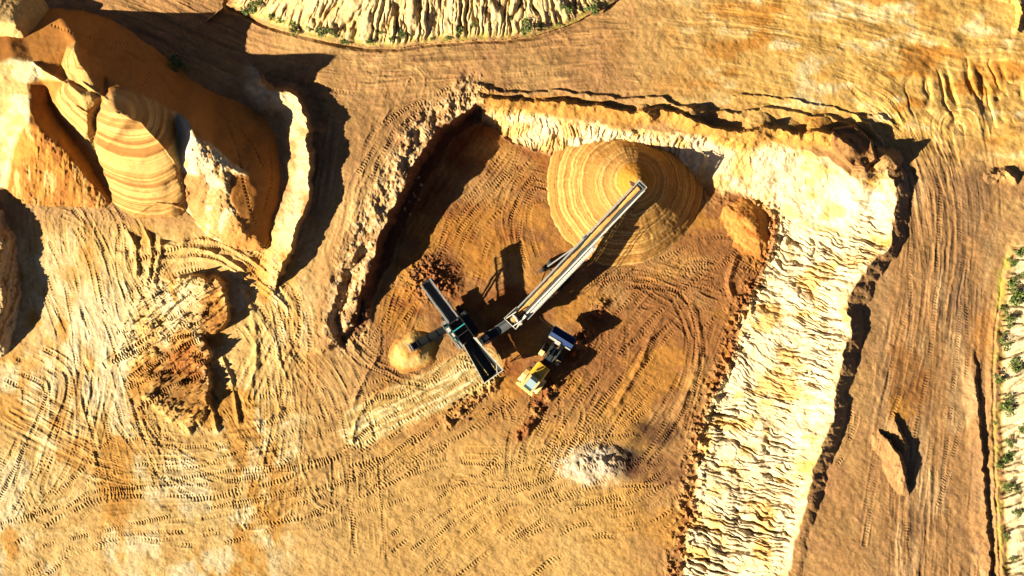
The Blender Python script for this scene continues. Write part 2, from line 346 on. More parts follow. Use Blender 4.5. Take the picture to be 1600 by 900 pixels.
# left working area is yellower and paler
la = ss(620, 420, U) if False else (1 - ss(380, 560, U))
C = mixc(C, flat(C_YEL), la * ss(330, 380, V) * (.6 + .4 * ss(.3, .6, mid)))
C = mixc(C, flat((.80, .64, .37)), la * ss(400, 470, V) * ss(.45, .62, LF(55, 80, 2)) * .8)
C = mixc(C, flat(C_OCH), (1 - ss(420, 520, U)) * ss(320, 400, V) * ss(.52, .68, LF(40, 70, 18)) * .8)
C = mixc(C, flat(C_CREAM), np.exp(-(np.hypot((U - 95) / 60, (V - 520) / 190)) ** 2) * .55 * ss(.3, .6, mid))
# pit floor
fl = ss(-6, 10, dt) * (1 - (1 - ss(560, 620, U)) * 1.0)
C = mixc(C, flat(C_FLOOR), fl * (1 - .55 * ss(620, 720, V)))
C = mixc(C, flat(C_RED), fl * ss(.5, .68, LF(44, 44, 19)) * (1 - ss(760, 1000, U)) * .75)
C = mixc(C, flat(C_OCH), fl * ss(.48, .7, LF(50, 36, 20)) * .6)
C = mixc(C, flat(C_TAN), fl * ss(.5, .75, LF(70, 60, 21)) * .5)
C = mixc(C, flat(C_YEL), ss(560, 760, V) * ss(400, 600, U) * (1 - ss(900, 1100, U)) * .6)
d_, g_, s_ = pinfo(SU, SV, [(560, 668), (650, 622), (735, 582), (752, 572)])
fan = (1 - ss(22, 38, d_)) * (1 - .55 * ss(.5, .7, n1(d_ * g_ / 3.5 + 50, 3)))
# pale faces
sl_ = ss(-2, 5, dl) * (1 - ss(-8, 4, dt)) * (1 - leftwall)
C = mixc(C, flat(C_CREAM), sl_)
C = mixc(C, flat((.88, .73, .46)), sl_ * ss(1150, 1300, U) * ss(.4, .6, mid))
C = mixc(C, flat((.52, .35, .17)), sl_ * np.clip(rill, 0, 1) * .5)
C = mixc(C, flat(C_SAND), sl_ * ss(.45, .7, LF(34, 22, 22)) * .75 + sl_ * (1 - ss(0, .2, t)) * .25)
C = mixc(C, flat(C_OCH), (dB < 30) * np.where(above, 1 - ss(4, 12, dB), 1 - ss(14, 30, dB)) * .75 * ss(735, 760, U) * (1 - ss(1330, 1360, U)))
C = mixc(C, flat(C_RED), np.exp(-(dt / 9) ** 2) * (1 - leftwall) * ss(.4, .6, mid) * .6)
# shoulder of road: pale crumbly; left wall: brown earth
C = mixc(C, flat((.60, .45, .28)), (1 - ss(14, 34, d3)) * ss(.35, .6, fine) * .9)
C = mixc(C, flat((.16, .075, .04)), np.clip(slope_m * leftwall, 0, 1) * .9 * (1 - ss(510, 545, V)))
C = mixc(C, flat((.70, .52, .30)), (1 - ss(16, 36, dd)) * (gg < 0) * ss(.3, .5, mid) * (1 - ss(330, 430, V) * .5))
# banks
C = mixc(C, flat((.70, .54, .30)), ss(0, 14, up) * (1 - .3 * ss(.45, .7, mid)))
C = mixc(C, flat((.45, .31, .15)), ss(4, 14, up) * np.clip(r5, 0, 1) * .6)
C = mixc(C, flat((.34, .33, .08)), (g5 > 0) * ss(-4, 3, up) * (1 - ss(8, 24, up)) * ss(.5, .65, fine) * .7)
C = mixc(C, flat((.74, .58, .34)), ss(8, 20, rt_) * ss(330, 430, V))
C = mixc(C, flat((.32, .33, .07)), np.clip(1 - np.abs(d6 - 2) / 14, 0, 1) * ss(370, 420, V) * ss(.42, .6, fbm(U / 12, V / 16, 3)) * .8)
# upper right: strong ochre with pale scrapes
ur = ss(900, 1250, U) * (1 - ss(170, 260, V + (U - 1300) * -.15))
C = mixc(C, flat((.64, .43, .15)), ur * .75)
C = mixc(C, flat((.80, .60, .30)), ur * ss(.52, .72, LF(50, 22, 5)) * .85)
C = mixc(C, flat((.42, .21, .05)), ur * ss(.55, .72, LF(60, 30, 7)) * .8)
# brown haul road at right, with damp stains; local ovals follow, a painted mound shadow among them
rr_ = ss(1330, 1420, U) * ss(180, 330, V) * (1 - ss(1545, 1570, U)) * (dl < 0)
C = mixc(C, flat((.34, .215, .115)), rr_ * .85)
C = mixc(C, flat((.46, .33, .20)), rr_ * ss(.5, .66, LF(28, 80, 12)) * .7)
C = mixc(C, flat((.22, .145, .09)), rr_ * ss(.55, .7, LF(24, 60, 21)) * .6)
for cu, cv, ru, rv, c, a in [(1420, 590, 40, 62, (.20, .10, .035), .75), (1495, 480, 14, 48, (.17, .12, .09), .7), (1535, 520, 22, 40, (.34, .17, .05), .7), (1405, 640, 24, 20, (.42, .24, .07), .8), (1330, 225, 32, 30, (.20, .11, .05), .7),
                             (1455, 20, 20, 14, (.25, .13, .04), .6), (935, 722, 62, 36, (.74, .64, .54), .95), (988, 714, 36, 36, (.03, .022, .022), 1.0), (1020, 676, 46, 24, (.09, .05, .035), .95), (1030, 735, 60, 26, (.16, .08, .05), .7),  # dark ovals beside the pale patch paint the mound's shadow into the ground
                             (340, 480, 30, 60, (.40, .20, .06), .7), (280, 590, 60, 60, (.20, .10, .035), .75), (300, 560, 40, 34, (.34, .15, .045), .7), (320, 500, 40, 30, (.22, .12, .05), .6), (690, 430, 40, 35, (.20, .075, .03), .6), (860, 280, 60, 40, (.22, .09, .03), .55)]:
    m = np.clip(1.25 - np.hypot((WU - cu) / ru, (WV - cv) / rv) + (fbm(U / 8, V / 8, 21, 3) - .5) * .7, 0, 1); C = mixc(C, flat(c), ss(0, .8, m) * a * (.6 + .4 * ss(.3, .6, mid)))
C = mixc(C, flat((.92, .74, .36)), fan * (.7 + .3 * fine))
# spoil is fresh damp clay
d8, g8, s8 = pinfo(WU, WV, spline([(945, 478), (925, 510), (895, 560), (870, 600), (840, 650), (815, 680)], 5))
C = mixc(C, flat((.17, .065, .03)), (1 - ss(7, 20, d8)) * .8 * ss(.3, .55, fbm(U / 14, V / 14, 3)))
C = mixc(C, flat((.26, .155, .075)), ss(-2, 4, ds) * .85)
C = C * (1 + STK[..., None] * .9) * (.86 + .28 * fine[..., None]) * (1 - .12 * np.clip(COMP, 0, 1)[..., None])
C = C * (1 + .35 * (fbm(U / 2.3, V / 2.3, 9, 2) - .5))[..., None]
def vivid(c, k=1.28, g=.58):                       # iron-rich sand: strong hue, little blue
    l = (c @ np.array([.35, .5, .15], f4))[..., None] + 1e-4
    k = k - .55 * ss(.35, .7, l)
    return np.clip(l * (c / l) ** k * g, .012, .9).astype(f4)
C = vivid(C * np.array([1.02, 1.015, .97], f4))

# ------------------------------------------------------------------ materials
def mat_new(name):
    m = bpy.data.materials.new(name); m.use_nodes = True; n = m.node_tree; b = n.nodes['Principled BSDF']; return m, n, b
def earth_mat(name, bump=.35, scale=2.2, rough=.95):
    m, n, b = mat_new(name); L = n.links.new
    at = n.nodes.new('ShaderNodeAttribute'); at.attribute_name = 'sand_tint'
    tc = n.nodes.new('ShaderNodeTexCoord')
    n1_ = n.nodes.new('ShaderNodeTexNoise'); n1_.inputs['Scale'].default_value = scale * 2; n1_.inputs['Detail'].default_value = 6; n1_.inputs['Roughness'].default_value = .65
    n2_ = n.nodes.new('ShaderNodeTexNoise'); n2_.inputs['Scale'].default_value = scale * .35; n2_.inputs['Detail'].default_value = 4
    L(tc.outputs['Object'], n1_.inputs['Vector']); L(tc.outputs['Object'], n2_.inputs['Vector'])
    mr = n.nodes.new('ShaderNodeMapRange'); mr.inputs['From Min'].default_value = .3; mr.inputs['From Max'].default_value = .7; mr.inputs['To Min'].default_value = .84; mr.inputs['To Max'].default_value = 1.12
    L(n1_.outputs['Fac'], mr.inputs['Value'])
    mu = n.nodes.new('ShaderNodeMix'); mu.data_type = 'RGBA'; mu.blend_type = 'MULTIPLY'; mu.inputs['Factor'].default_value = 1
    L(at.outputs['Color'], mu.inputs['A']); cmb = n.nodes.new('ShaderNodeCombineColor')
    for k in range(3): L(mr.outputs[0], cmb.inputs[k])
    L(cmb.outputs[0], mu.inputs['B'])
    hs = n.nodes.new('ShaderNodeHueSaturation'); mh = n.nodes.new('ShaderNodeMapRange'); mh.inputs['To Min'].default_value = .496; mh.inputs['To Max'].default_value = .504
    L(n2_.outputs['Fac'], mh.inputs['Value']); L(mh.outputs[0], hs.inputs['Hue']); L(mu.outputs['Result'], hs.inputs['Color']); L(hs.outputs[0], b.inputs['Base Color'])
    bp = n.nodes.new('ShaderNodeBump'); bp.inputs['Strength'].default_value = bump; bp.inputs['Distance'].default_value = .12
    L(n1_.outputs['Fac'], bp.inputs['Height']); L(bp.outputs[0], b.inputs['Normal'])
    b.inputs['Roughness'].default_value = rough; b.inputs['Specular IOR Level'].default_value = .15
    return m
M_earth = earth_mat('compacted_earth'); M_slope = earth_mat('pale_sand_face', .45, 3.0); M_heap = earth_mat('loose_sand', .2, 3.5)
def paint(name, c, rough=.5, metal=0., dirt=.35, dirt_c=(.35, .22, .1)):
    c = tuple(q * .62 for q in c); dirt_c = tuple(q * .62 for q in dirt_c)
    m, n, b = mat_new(name); L = n.links.new; tc = n.nodes.new('ShaderNodeTexCoord')
    no = n.nodes.new('ShaderNodeTexNoise'); no.inputs['Scale'].default_value = 2.5; no.inputs['Detail'].default_value = 7; no.inputs['Roughness'].default_value = .7
    L(tc.outputs['Object'], no.inputs['Vector']); cr = n.nodes.new('ShaderNodeMapRange'); cr.inputs['From Min'].default_value = .45; cr.inputs['From Max'].default_value = .72; cr.inputs['To Max'].default_value = dirt
    L(no.outputs['Fac'], cr.inputs['Value']); mx = n.nodes.new('ShaderNodeMix'); mx.data_type = 'RGBA'; mx.inputs['A'].default_value = (*c, 1); mx.inputs['B'].default_value = (*dirt_c, 1)
    L(cr.outputs[0], mx.inputs['Factor']); L(mx.outputs['Result'], b.inputs['Base Color']); b.inputs['Roughness'].default_value = rough; b.inputs['Metallic'].default_value = metal
    return m

# ------------------------------------------------------------------ turning the grid into meshes
def world(Ug, Vg, Zg):
    k = (CAM_H - Zg) / FPX
    return np.stack([(Ug - 800) * k, (450 - Vg) * k, Zg], -1).astype(f4)
def normals(W):
    gu = np.empty_like(W); gv = np.empty_like(W)
    gu[:, 1:-1] = W[:, 2:] - W[:, :-2]; gu[:, 0] = W[:, 1] - W[:, 0]; gu[:, -1] = W[:, -1] - W[:, -2]
    gv[1:-1] = W[:-2] - W[2:]; gv[0] = W[0] - W[1]; gv[-1] = W[-2] - W[-1]
    n = np.cross(gu, gv); return n / (np.linalg.norm(n, axis=-1, keepdims=True) + 1e-9)
def sheet(name, W, N, Cc, fm, mat, origin=(0, 0, 0)):            # faces of the grid where fm is true
    h, w_ = W.shape[:2]; idx = np.arange(h * w_, dtype=np.int32).reshape(h, w_)
    q = np.stack([idx[:-1, :-1], idx[1:, :-1], idx[1:, 1:], idx[:-1, 1:]], -1)[fm]
    used = np.zeros(h * w_, bool); used[q.ravel()] = True; rem = np.cumsum(used, dtype=np.int32) - 1; q = rem[q].astype(np.int32)
    co = W.reshape(-1, 3)[used] - np.array(origin, f4); nf = len(q)
    me = bpy.data.meshes.new(name); me.vertices.add(len(co)); me.vertices.foreach_set('co', co.ravel())
    me.loops.add(nf * 4); me.loops.foreach_set('vertex_index', q.ravel()); me.polygons.add(nf)
    me.polygons.foreach_set('loop_start', np.arange(0, nf * 4, 4, dtype=np.int32)); me.polygons.foreach_set('use_smooth', np.ones(nf, bool))
    a = me.color_attributes.new('sand_tint', 'FLOAT_COLOR', 'POINT'); cc = np.ones((len(co), 4), f4); cc[:, :3] = Cc.reshape(-1, 3)[used]
    a.data.foreach_set('color', cc.ravel()); me.update(calc_edges=True)
    me.normals_split_custom_set_from_vertices(N.reshape(-1, 3)[used])
    me.materials.append(mat); o = bpy.data.objects.new(name, me); o.location = origin; COL.objects.link(o); return o
W0 = world(U, V, H); N0 = normals(W0)
fc = lambda A: A[:-1, :-1]
isfloor = fc(dt >= 0) & fc((U > 560) | (V > 590))
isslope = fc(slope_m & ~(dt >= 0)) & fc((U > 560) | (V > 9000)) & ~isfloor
isbank = fc(g5 > 0) & ~isfloor & ~isslope
isrb = fc((g6 > 0) & (V > 330)) & ~isfloor & ~isslope & ~isbank
iswork = fc((U < 480) & (V > 345) & (U < 480 - np.clip(450 - V, 0, 200) * .5)) & ~isfloor & ~isbank
isfloor2 = isfloor & fc(U + (V - 590) * .2 < 540)
iswork = (iswork | isfloor2); isfloor &= ~iswork; isslope &= ~iswork; isrb &= ~iswork
isroad = ~(isfloor | isslope | isbank | isrb | iswork)
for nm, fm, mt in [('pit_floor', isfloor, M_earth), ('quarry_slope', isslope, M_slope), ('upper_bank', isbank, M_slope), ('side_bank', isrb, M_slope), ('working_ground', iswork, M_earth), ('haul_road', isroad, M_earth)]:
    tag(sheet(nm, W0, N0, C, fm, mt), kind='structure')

# ------------------------------------------------------------------ sand heaps
def ridge(u, v, pts, sl=(.68, .68), rnd=.25):
    out = np.full(u.shape, -99., f4)
    for (ax, ay, az), (bx, by, bz) in zip(pts[:-1], pts[1:]):
        dx, dy = bx - ax, by - ay; L2 = dx * dx + dy * dy
        # a cone slides along the crest: shift the foot towards the higher end
        rt = ((u - ax) * dx + (v - ay) * dy) / L2; t_ = np.clip(rt, 0, 1)
        d = np.hypot(u - ax - t_ * dx, v - ay - t_ * dy) / PPM; g = ((u - ax) * dy - (v - ay) * dx) > 0
        s_ = np.where(g, sl[0], sl[1]); z = az + (bz - az) * t_ - s_ * (np.sqrt(d * d + rnd * rnd) - rnd); out = np.maximum(out, z)
    return out
def heap(name, box, hf, cf, label, cat='sand heap', group=None, sink=.5):
    i0, i1 = np.searchsorted(AU, [box[0], box[2]]); j0, j1 = np.searchsorted(AV, [box[1], box[3]]); s = (slice(j0, j1), slice(i0, i1))
    u, v = U[s], V[s]; z = hf(u, v, s).astype(f4); g = H[s]; zz = np.maximum(z, g - sink)
    Wl = world(u, v, zz); fm = (z > g - sink)[:-1, :-1] | (z > g - sink)[1:, 1:]
    c = vivid(cf(u, v, z, s)); fmv = fm
    k = np.unravel_index(np.argmax(z - g), z.shape); org = P(u[k], v[k], float(g[k]))
    return tag(sheet(name, Wl, normals(Wl), c, fmv, M_heap, tuple(org)), label, cat, group)
def lay(c, u, *mm):
    A = np.broadcast_to(np.array(c, f4), u.shape + (3,)).copy()
    for cc, m in mm: A = A * (1 - m[..., None]) + np.array(cc, f4) * m[..., None]
    return A
nz = lambda s, sc, sd, n=4: fbm(U[s] / sc, V[s] / sc, sd, n) - .5

def strata(u, v, z, s, dark=.5, k=4.5, sd=3):
    b = n1(z * k + 40 + nz(s, 20, 7) * 1.2, sd); b2 = n1(z * k * 3 + 10 + nz(s, 14, 8) * 1.0, sd + 1)
    return np.clip(ss(.5, .8, b) * dark + ss(.5, .8, b2) * dark * .6, 0, 1), b, b2
def strat_heap(crest, sl, cl, cd, k=4.5, sd=3, amp=.12, rough=.06, wob=.4):
    def hf(u, v, s):
        uu, vv = u + wu[s] * wob, v + wv[s] * wob
        z = ridge(uu, vv, crest, sl); b = n1(z * k + 40 + nz(s, 20, 7) * 1.2, sd); return z + (b - .5) * amp * .25 + nz(s, 5, 9, 3) * rough
    def cf(u, v, z, s):
        m, b, b2 = strata(u, v, z, s, .75, k, sd); return lay(cl, u, (cd, m)) * (.85 + .3 * fine[s][..., None])
    return hf, cf
YEL = (.72, .50, .20); ORA = (.46, .24, .07)
# the merged stockpile in the upper left: crests, valleys and feet laid out as lines with heights, filled in between
from mathutils.geometry import delaunay_2d_cdt
K_ = .521
FT = [(-140, 60), (0, 48), (60, 44), (150, 16), (250, 26), (330, 50), (400, 90), (460, 130), (530, 180), (580, 230), (650, 268), (740, 300), (800, 340), (840, 400), (860, 490), (855, 600), (832, 700), (803, 752)]
TO = [(803, 752), (740, 752), (680, 742), (630, 712), (590, 672), (558, 656), (480, 655), (400, 658), (345, 632), (250, 622), (150, 618), (20, 606), (-140, 610)]
LN = [[(x, y, None) for x, y in FT], [(x, y, None) for x, y in TO], [(-140, 610, None), (-140, 400, 1.5), (-140, 190, 2.8), (-140, 60, None)],
  [(345, 335, 8.3), (385, 347, 7.9), (420, 365, 6.4), (480, 430, 4.5), (530, 500, 2.7), (555, 580, 1.2), (558, 656, None)],
  [(310, 288, 4.3), (330, 268, 4.2), (400, 278, 4.0), (470, 305, 3.5), (522, 336, 3.1)],
  [(522, 336, 3.1), (538, 420, 2.4), (536, 500, 1.7)], [(522, 336, 3.1), (565, 366, 4.4), (578, 408, 4.8), (563, 460, 3.8), (540, 503, 2.0)],
  [(310, 288, 4.3), (286, 352, 2.5), (284, 400, 1.5), (290, 470, .5), (320, 560, -.5), (345, 632, None)],
  [(185, 243, 3.7), (215, 258, 4.4), (246, 285, 4.5), (262, 330, 3.9), (262, 390, 2.6)], [(163, 300, 2.5), (180, 342, 1.9), (222, 388, 1.5), (252, 425, .9), (290, 470, .5)], [(185, 243, 3.7), (165, 270, 3.0), (163, 300, 2.5)],
  [(230, 128, 3.3), (226, 158, 5.6), (240, 190, 5.7), (264, 218, 5.0), (310, 288, 4.3)], [(230, 128, 3.3), (204, 142, 3.0), (187, 190, 2.9), (196, 228, 3.2), (240, 258, 3.9)], [(230, 128, 3.3), (262, 168, 3.2), (312, 222, 3.4), (330, 268, 4.2)],
  [(-140, 190, 2.8), (0, 190, 2.8), (40, 178, 3.0), (100, 185, 3.4), (150, 225, 3.6), (185, 243, 3.7)], [(60, 190, 3.1), (80, 245, 3.1), (88, 320, 3.0), (82, 375, 3.3), (120, 386, 3.2), (190, 440, 2.5), (250, 520, 1.2), (310, 588, -.1), (345, 632, None)],
  [(120, 235, 2.9), (140, 265, 2.1), (150, 310, 1.3), (185, 372, .9), (235, 440, .5), (290, 535, -.4), (330, 600, -.9)], [(0, 190, 2.8), (0, 270, 2.3), (0, 400, 1.1), (20, 606, None)],
  [(578, 408, 4.8), (640, 440, 3.7), (700, 490, 2.5), (745, 525, 1.9), (775, 572, 1.2)], [(575, 515, 1.5), (600, 525, 2.0), (650, 520, 2.3), (690, 515, 2.5), (683, 600, 2.0), (705, 645, 1.3), (735, 700, .5), (790, 742, -.9)],
  [(545, 520, 1.3), (556, 540, 1.2), (578, 600, .2), (590, 672, None)], [(600, 525, 2.0), (628, 560, 1.3), (612, 640, .0), (640, 700, -.9)]]
vts, eds, zs = [], [], []
for ln in LN:
    for i, (x, y, z) in enumerate(ln):
        p = (x * K_, y * K_)
        if z is None: z = -4.4 * float(ss(230, 590, np.float32(p[1]))) - .45 + float(hollow(np.float32(p[0]), np.float32(p[1])))
        k = next((j for j, q_ in enumerate(vts) if abs(q_[0] - p[0]) + abs(q_[1] - p[1]) < .3), None)
        if k is None: vts.append(p); zs.append(z); k = len(vts) - 1
        if i: eds.append((pk, k))
        pk = k
vo, eo, fo, ov, oe, of = delaunay_2d_cdt([Vector(p) for p in vts], eds, [], 0, 1e-4)
zo = []
for k, p in enumerate(vo):
    if ov[k]: zo.append(zs[ov[k][0]])
    else: zo.append(None)
for k, p in enumerate(vo):                        # crossings take the height of the nearest named point
    if zo[k] is None: zo[k] = zs[min(range(len(vts)), key=lambda j: (vts[j][0] - p.x) ** 2 + (vts[j][1] - p.y) ** 2)]
LB = (-69, -20, 480, 430); i0, i1 = np.searchsorted(AU, [LB[0], LB[2]]); j0, j1 = np.searchsorted(AV, [LB[1], LB[3]]); sL_ = (slice(j0, j1), slice(i0, i1))
uL, vL = U[sL_], V[sL_]; qu, qv = uL + wu[sL_] * .28, vL + wv[sL_] * .28
zL = np.full(uL.shape, -9., f4)
for f in fo:
    a, b, c = [vo[k] for k in f[:3]]; za, zb, zc = [zo[k] for k in f[:3]]
    det = (b.x - a.x) * (c.y - a.y) - (c.x - a.x) * (b.y - a.y)
    if abs(det) < 1e-3: continue
    l1 = ((qu - a.x) * (c.y - a.y) - (c.x - a.x) * (qv - a.y)) / det; l2 = ((b.x - a.x) * (qv - a.y) - (qu - a.x) * (b.y - a.y)) / det
    m = (l1 >= -1e-3) & (l2 >= -1e-3) & (l1 + l2 <= 1.001); zL[m] = (za + (zb - za) * l1 + (zc - za) * l2)[m]
HULL = [(x * K_, y * K_) for x, y in FT + TO[1:]]
inh = inside(qu, qv, HULL); zL = np.where(inh, zL, H[sL_] - 1.5)
def blur(a, k):
    for ax in (0, 1):
        c = np.cumsum(np.pad(a, [(k + 1, k) if x == ax else (0, 0) for x in (0, 1)], mode='edge'), axis=ax, dtype=np.float64)
        a = ((c[2 * k + 1:] - c[:-2 * k - 1]) if ax == 0 else (c[:, 2 * k + 1:] - c[:, :-2 * k - 1])) / (2 * k + 1)
    return a.astype(f4)
P_ = lambda pts: [(x * K_, y * K_) for x, y in pts]
pSTR = P_([(345, 262), (400, 276), (470, 303), (522, 336), (540, 420), (537, 505), (556, 580), (560, 640), (575, 690), (400, 690), (345, 640), (318, 560), (286, 470), (280, 350), (305, 290)])
pRAW = P_([(70, 372), (120, 384), (190, 438), (250, 518), (310, 586), (350, 640), (350, 680), (-10, 660), (15, 600), (40, 450)])
pCRE = P_([(-145, 190), (0, 186), (40, 174), (100, 181), (150, 221), (188, 240), (120, 240), (84, 245), (90, 320), (84, 376), (70, 372), (40, 450), (15, 600), (-10, 660), (-145, 640)])
pTUM = P_([(540, 505), (563, 460), (580, 405), (642, 437), (702, 487), (750, 525), (690, 522), (688, 600), (710, 642), (740, 698), (800, 742), (800, 790), (590, 780), (560, 640), (556, 580)])
pSIC = P_([(520, 334), (565, 364), (582, 405), (566, 460), (540, 507), (533, 500), (538, 420)])
pPEAK = P_([(230, 124), (204, 140), (184, 190), (194, 230), (162, 300), (180, 345), (222, 391), (252, 428), (290, 474), (283, 350), (308, 290), (266, 216), (244, 190), (232, 158)])
mS, mR_, mC, mT, mI, mK = [inside(qu, qv, q_) for q_ in (pSTR, pRAW, pCRE, pTUM, pSIC, pPEAK)]
zsm = blur(blur(blur(zL, 3), 3), 2); zcr = blur(blur(zL, 1), 1); kf = blur(inside(qu, qv, P_([(160, 120), (310, 120), (340, 300), (300, 350), (300, 480), (330, 600), (240, 540), (140, 330), (60, 380), (60, 180)])).astype(f4), 6); zL = np.where(blur(inh.astype(f4), 5) > .995, zsm * (1 - kf) + zcr * kf, zL)
fM = [blur(m.astype(f4), 3) for m in (mS, mR_, mC, mT, mI, mK)]
for q_, hb, wd in ((pSTR, 1.0, 42), (pPEAK, .5, 18), (pRAW, .5, 30), (pTUM, .6, 30)):     # sand rounds off towards its edges
    e_ = np.clip(sdp(qu, qv, q_) / wd, 0, 1); zL += hb * (1 - (1 - e_) ** 2)
xs = uL - (196 + (vL - 170) * .24)
crL, crG, _c = pinfo(qu, qv, P_([(300, 300), (345, 335), (385, 347), (420, 365), (480, 430), (530, 500), (555, 580), (558, 656)]))
qlit = vL + 20 * (xs / 58) ** 2; qdk = 170 - 10 + np.hypot(uL - 184, vL - 178) * .9
lit = crG < 0
qq = np.where(lit, qlit, qdk) + nz(sL_, 30, 7) * 4 + nz(sL_, 6, 8) * 1.2
bb = n1(qq / 4.5 + 40, 3); b3 = n1(qq / 1.8 + 10, 4)
zL += fM[0] * ((bb - .5) * .26 + (b3 - .5) * .05)
zL += fM[1] * (nz(sL_, 14, 3) * .5 + (fbm(uL / 3.5, vL / 20, 4) - .5) * .16) + fM[2] * (nz(sL_, 12, 5) * .25) + fM[3] * (nz(sL_, 14, 6) * .55 + nz(sL_, 4, 8) * .2) + fM[5] * ((n1(zL * 6 + 3, 7) - .5) * .10 + nz(sL_, 9, 4) * .25)
zL += nz(sL_, 36, 3) * .22 + nz(sL_, 7, 5, 3) * .05
for k_ in range(7):                              # foot prints and wheel scars that wander over the dim flank
    pts = [[(352, 190), (372, 240), (384, 300), (396, 350)], [(262, 60), (300, 110), (330, 150)], [(420, 230), (424, 280), (410, 330)], [(80, 40), (140, 60), (200, 70)], [(190, 80), (240, 110), (290, 170)], [(330, 170), (380, 210), (410, 260)], [(250, 90), (230, 120), (215, 150)]][k_]
    d_, g_, s_ = pinfo(qu, qv, spline(pts, 5)); zL -= .10 * np.clip(1 - d_ / 3, 0, 1) * (np.sin(s_ * 1.1) > .1)
for pts, hh in [([(100, 186), (150, 224), (195, 248)], .25), ([(230, 318), (285, 347)], .3), ([(345, 335), (420, 365), (480, 430), (530, 500)], .16), ([(250, 245), (310, 288), (330, 300)], .2), ([(400, 648), (440, 622), (470, 608), (520, 615), (552, 628)], .22)]:
    d_, g_, s_ = pinfo(qu, qv, P_(pts)); zL += hh * np.clip(1 - d_ / 2.6, 0, 1)
CL = lay((.50, .255, .075), uL, ((.40, .19, .05), ss(.5, .7, fbm(uL / 60, vL / 40, 6)) * .5), ((.60, .50, .34), (1 - ss(40, 130, vL)) * ss(120, 240, uL) * .12))
CL = lay((0, 0, 0), uL) + CL
def paint_on(m, c): 
    global CL
    CL = CL * (1 - m[..., None]) + (c if isinstance(c, np.ndarray) else np.array(c, f4)) * m[..., None]
paint_on(fM[0], lay((.62, .42, .17), uL, ((.26, .13, .04), ss(.5, .75, bb) * .8), ((.30, .16, .05), ss(.5, .75, b3) * .65), ((.50, .34, .16), (1 - ss(160, 200, vL)) * .6)))
paint_on(fM[1], lay((.52, .28, .075), uL, ((.32, .145, .04), ss(.45, .62, fbm(uL / 6, vL / 34, 12)) * .8), ((.84, .62, .28), ss(.55, .7, fbm(uL / 9, vL / 40, 13)) * .6), ((.40, .2, .06), ss(270, 320, vL) * .5)))
paint_on(fM[2], lay((.82, .64, .33), uL, ((.62, .38, .13), ss(.45, .65, mid[sL_]) * .7)))
paint_on(fM[3], lay((.78, .61, .34), uL, ((.42, .23, .08), ss(.5, .66, fbm(uL / 12, vL / 16, 9)) * .7 + 0 * uL), ((.5, .28, .1), ss(345, 380, vL) * ss(340, 370, uL) * .7)))
paint_on(blur(inside(qu, qv, P_([(543, 518), (600, 526), (630, 560), (612, 640), (590, 676), (556, 600)])).astype(f4), 2) * .85, (.40, .23, .09))
paint_on(blur(inside(qu, qv, P_([(690, 640), (740, 640), (810, 740), (700, 760), (650, 720)])).astype(f4), 4) * .8, (.48, .25, .08))
paint_on(fM[4], (.90, .76, .46)); paint_on(fM[5], lay((.60, .41, .17), uL, ((.30, .16, .055), ss(.5, .75, n1(zL * 6 + 3, 7)) * .75)))
CL = vivid(CL * (.86 + .28 * fine[sL_][..., None]))
WL = world(uL, vL, zL); NL = normals(WL); gL = H[sL_]; vis = (zL > gL - .6) & inh; vis = vis[:-1, :-1] | vis[1:, 1:]
left = vis.copy()
for nm, m, lb, ct in [('striped_heap', mS, 'tall tongue-shaped sand heap ringed with curved brown and yellow stripes', 'sand heap'), ('raw_sand_heap', mR_, 'rough orange sand heap with a sharp crest, left of the striped heap', 'sand heap'),
                      ('pale_crest_heap', mC, 'cream sand heap with a soft crest at the left edge of the photo', 'sand heap'), ('tumbled_heap', mT, 'lumpy cream sand heap stepping down to the right of the striped heap', 'sand heap'),
                      ('sickle_heap', mI, 'slim sickle-shaped cream sand ridge touching the right side of the striped heap', 'sand heap'), ('peaked_heap', mK, 'small sharp-peaked tan sand heap squeezed in above and left of the striped heap', 'sand heap')]:
    fm = m[:-1, :-1] & left; left &= ~fm; k = np.argwhere(fm); jc, ic = k[len(k) // 2]; org = P(float(uL[jc, ic]), float(vL[jc, ic]), float(gL[jc, ic]))
    tag(sheet(nm, WL, NL, CL, fm, M_heap, tuple(org)), lb, ct)
tag(sheet('sand_stockpile', WL, NL, CL, left, M_heap, tuple(P(330, 160, 0))), 'broad smooth orange sand stockpile whose dim flank fills the upper left corner', 'sand stockpile')
hf, cf = strat_heap([(-80, 36, 1.4), (0, 32, 1.3), (22, 36, 1.6), (32, 48, 1.0)], (.9, .8), (.66, .46, .20), YEL, 2, 9, .1, .12)
heap('corner_heap', (-69, -40, 100, 120), hf, cf, 'small cream sand heap in the upper left corner', sink=.5)
hf, cf = strat_heap([(-95, 330, 2.0), (-30, 330, 1.0), (-8, 368, .6), (2, 420, -.3), (-2, 470, -1.0), (-14, 520, -1.6)], (1.0, .7), (.66, .5, .28), (.3, .2, .1), 2, 12, .1, .3, .9)
heap('shaded_heap', (-69, 200, 120, 640), hf, cf, 'brown heap cut off by the left edge of the photo, below the rough orange heap')

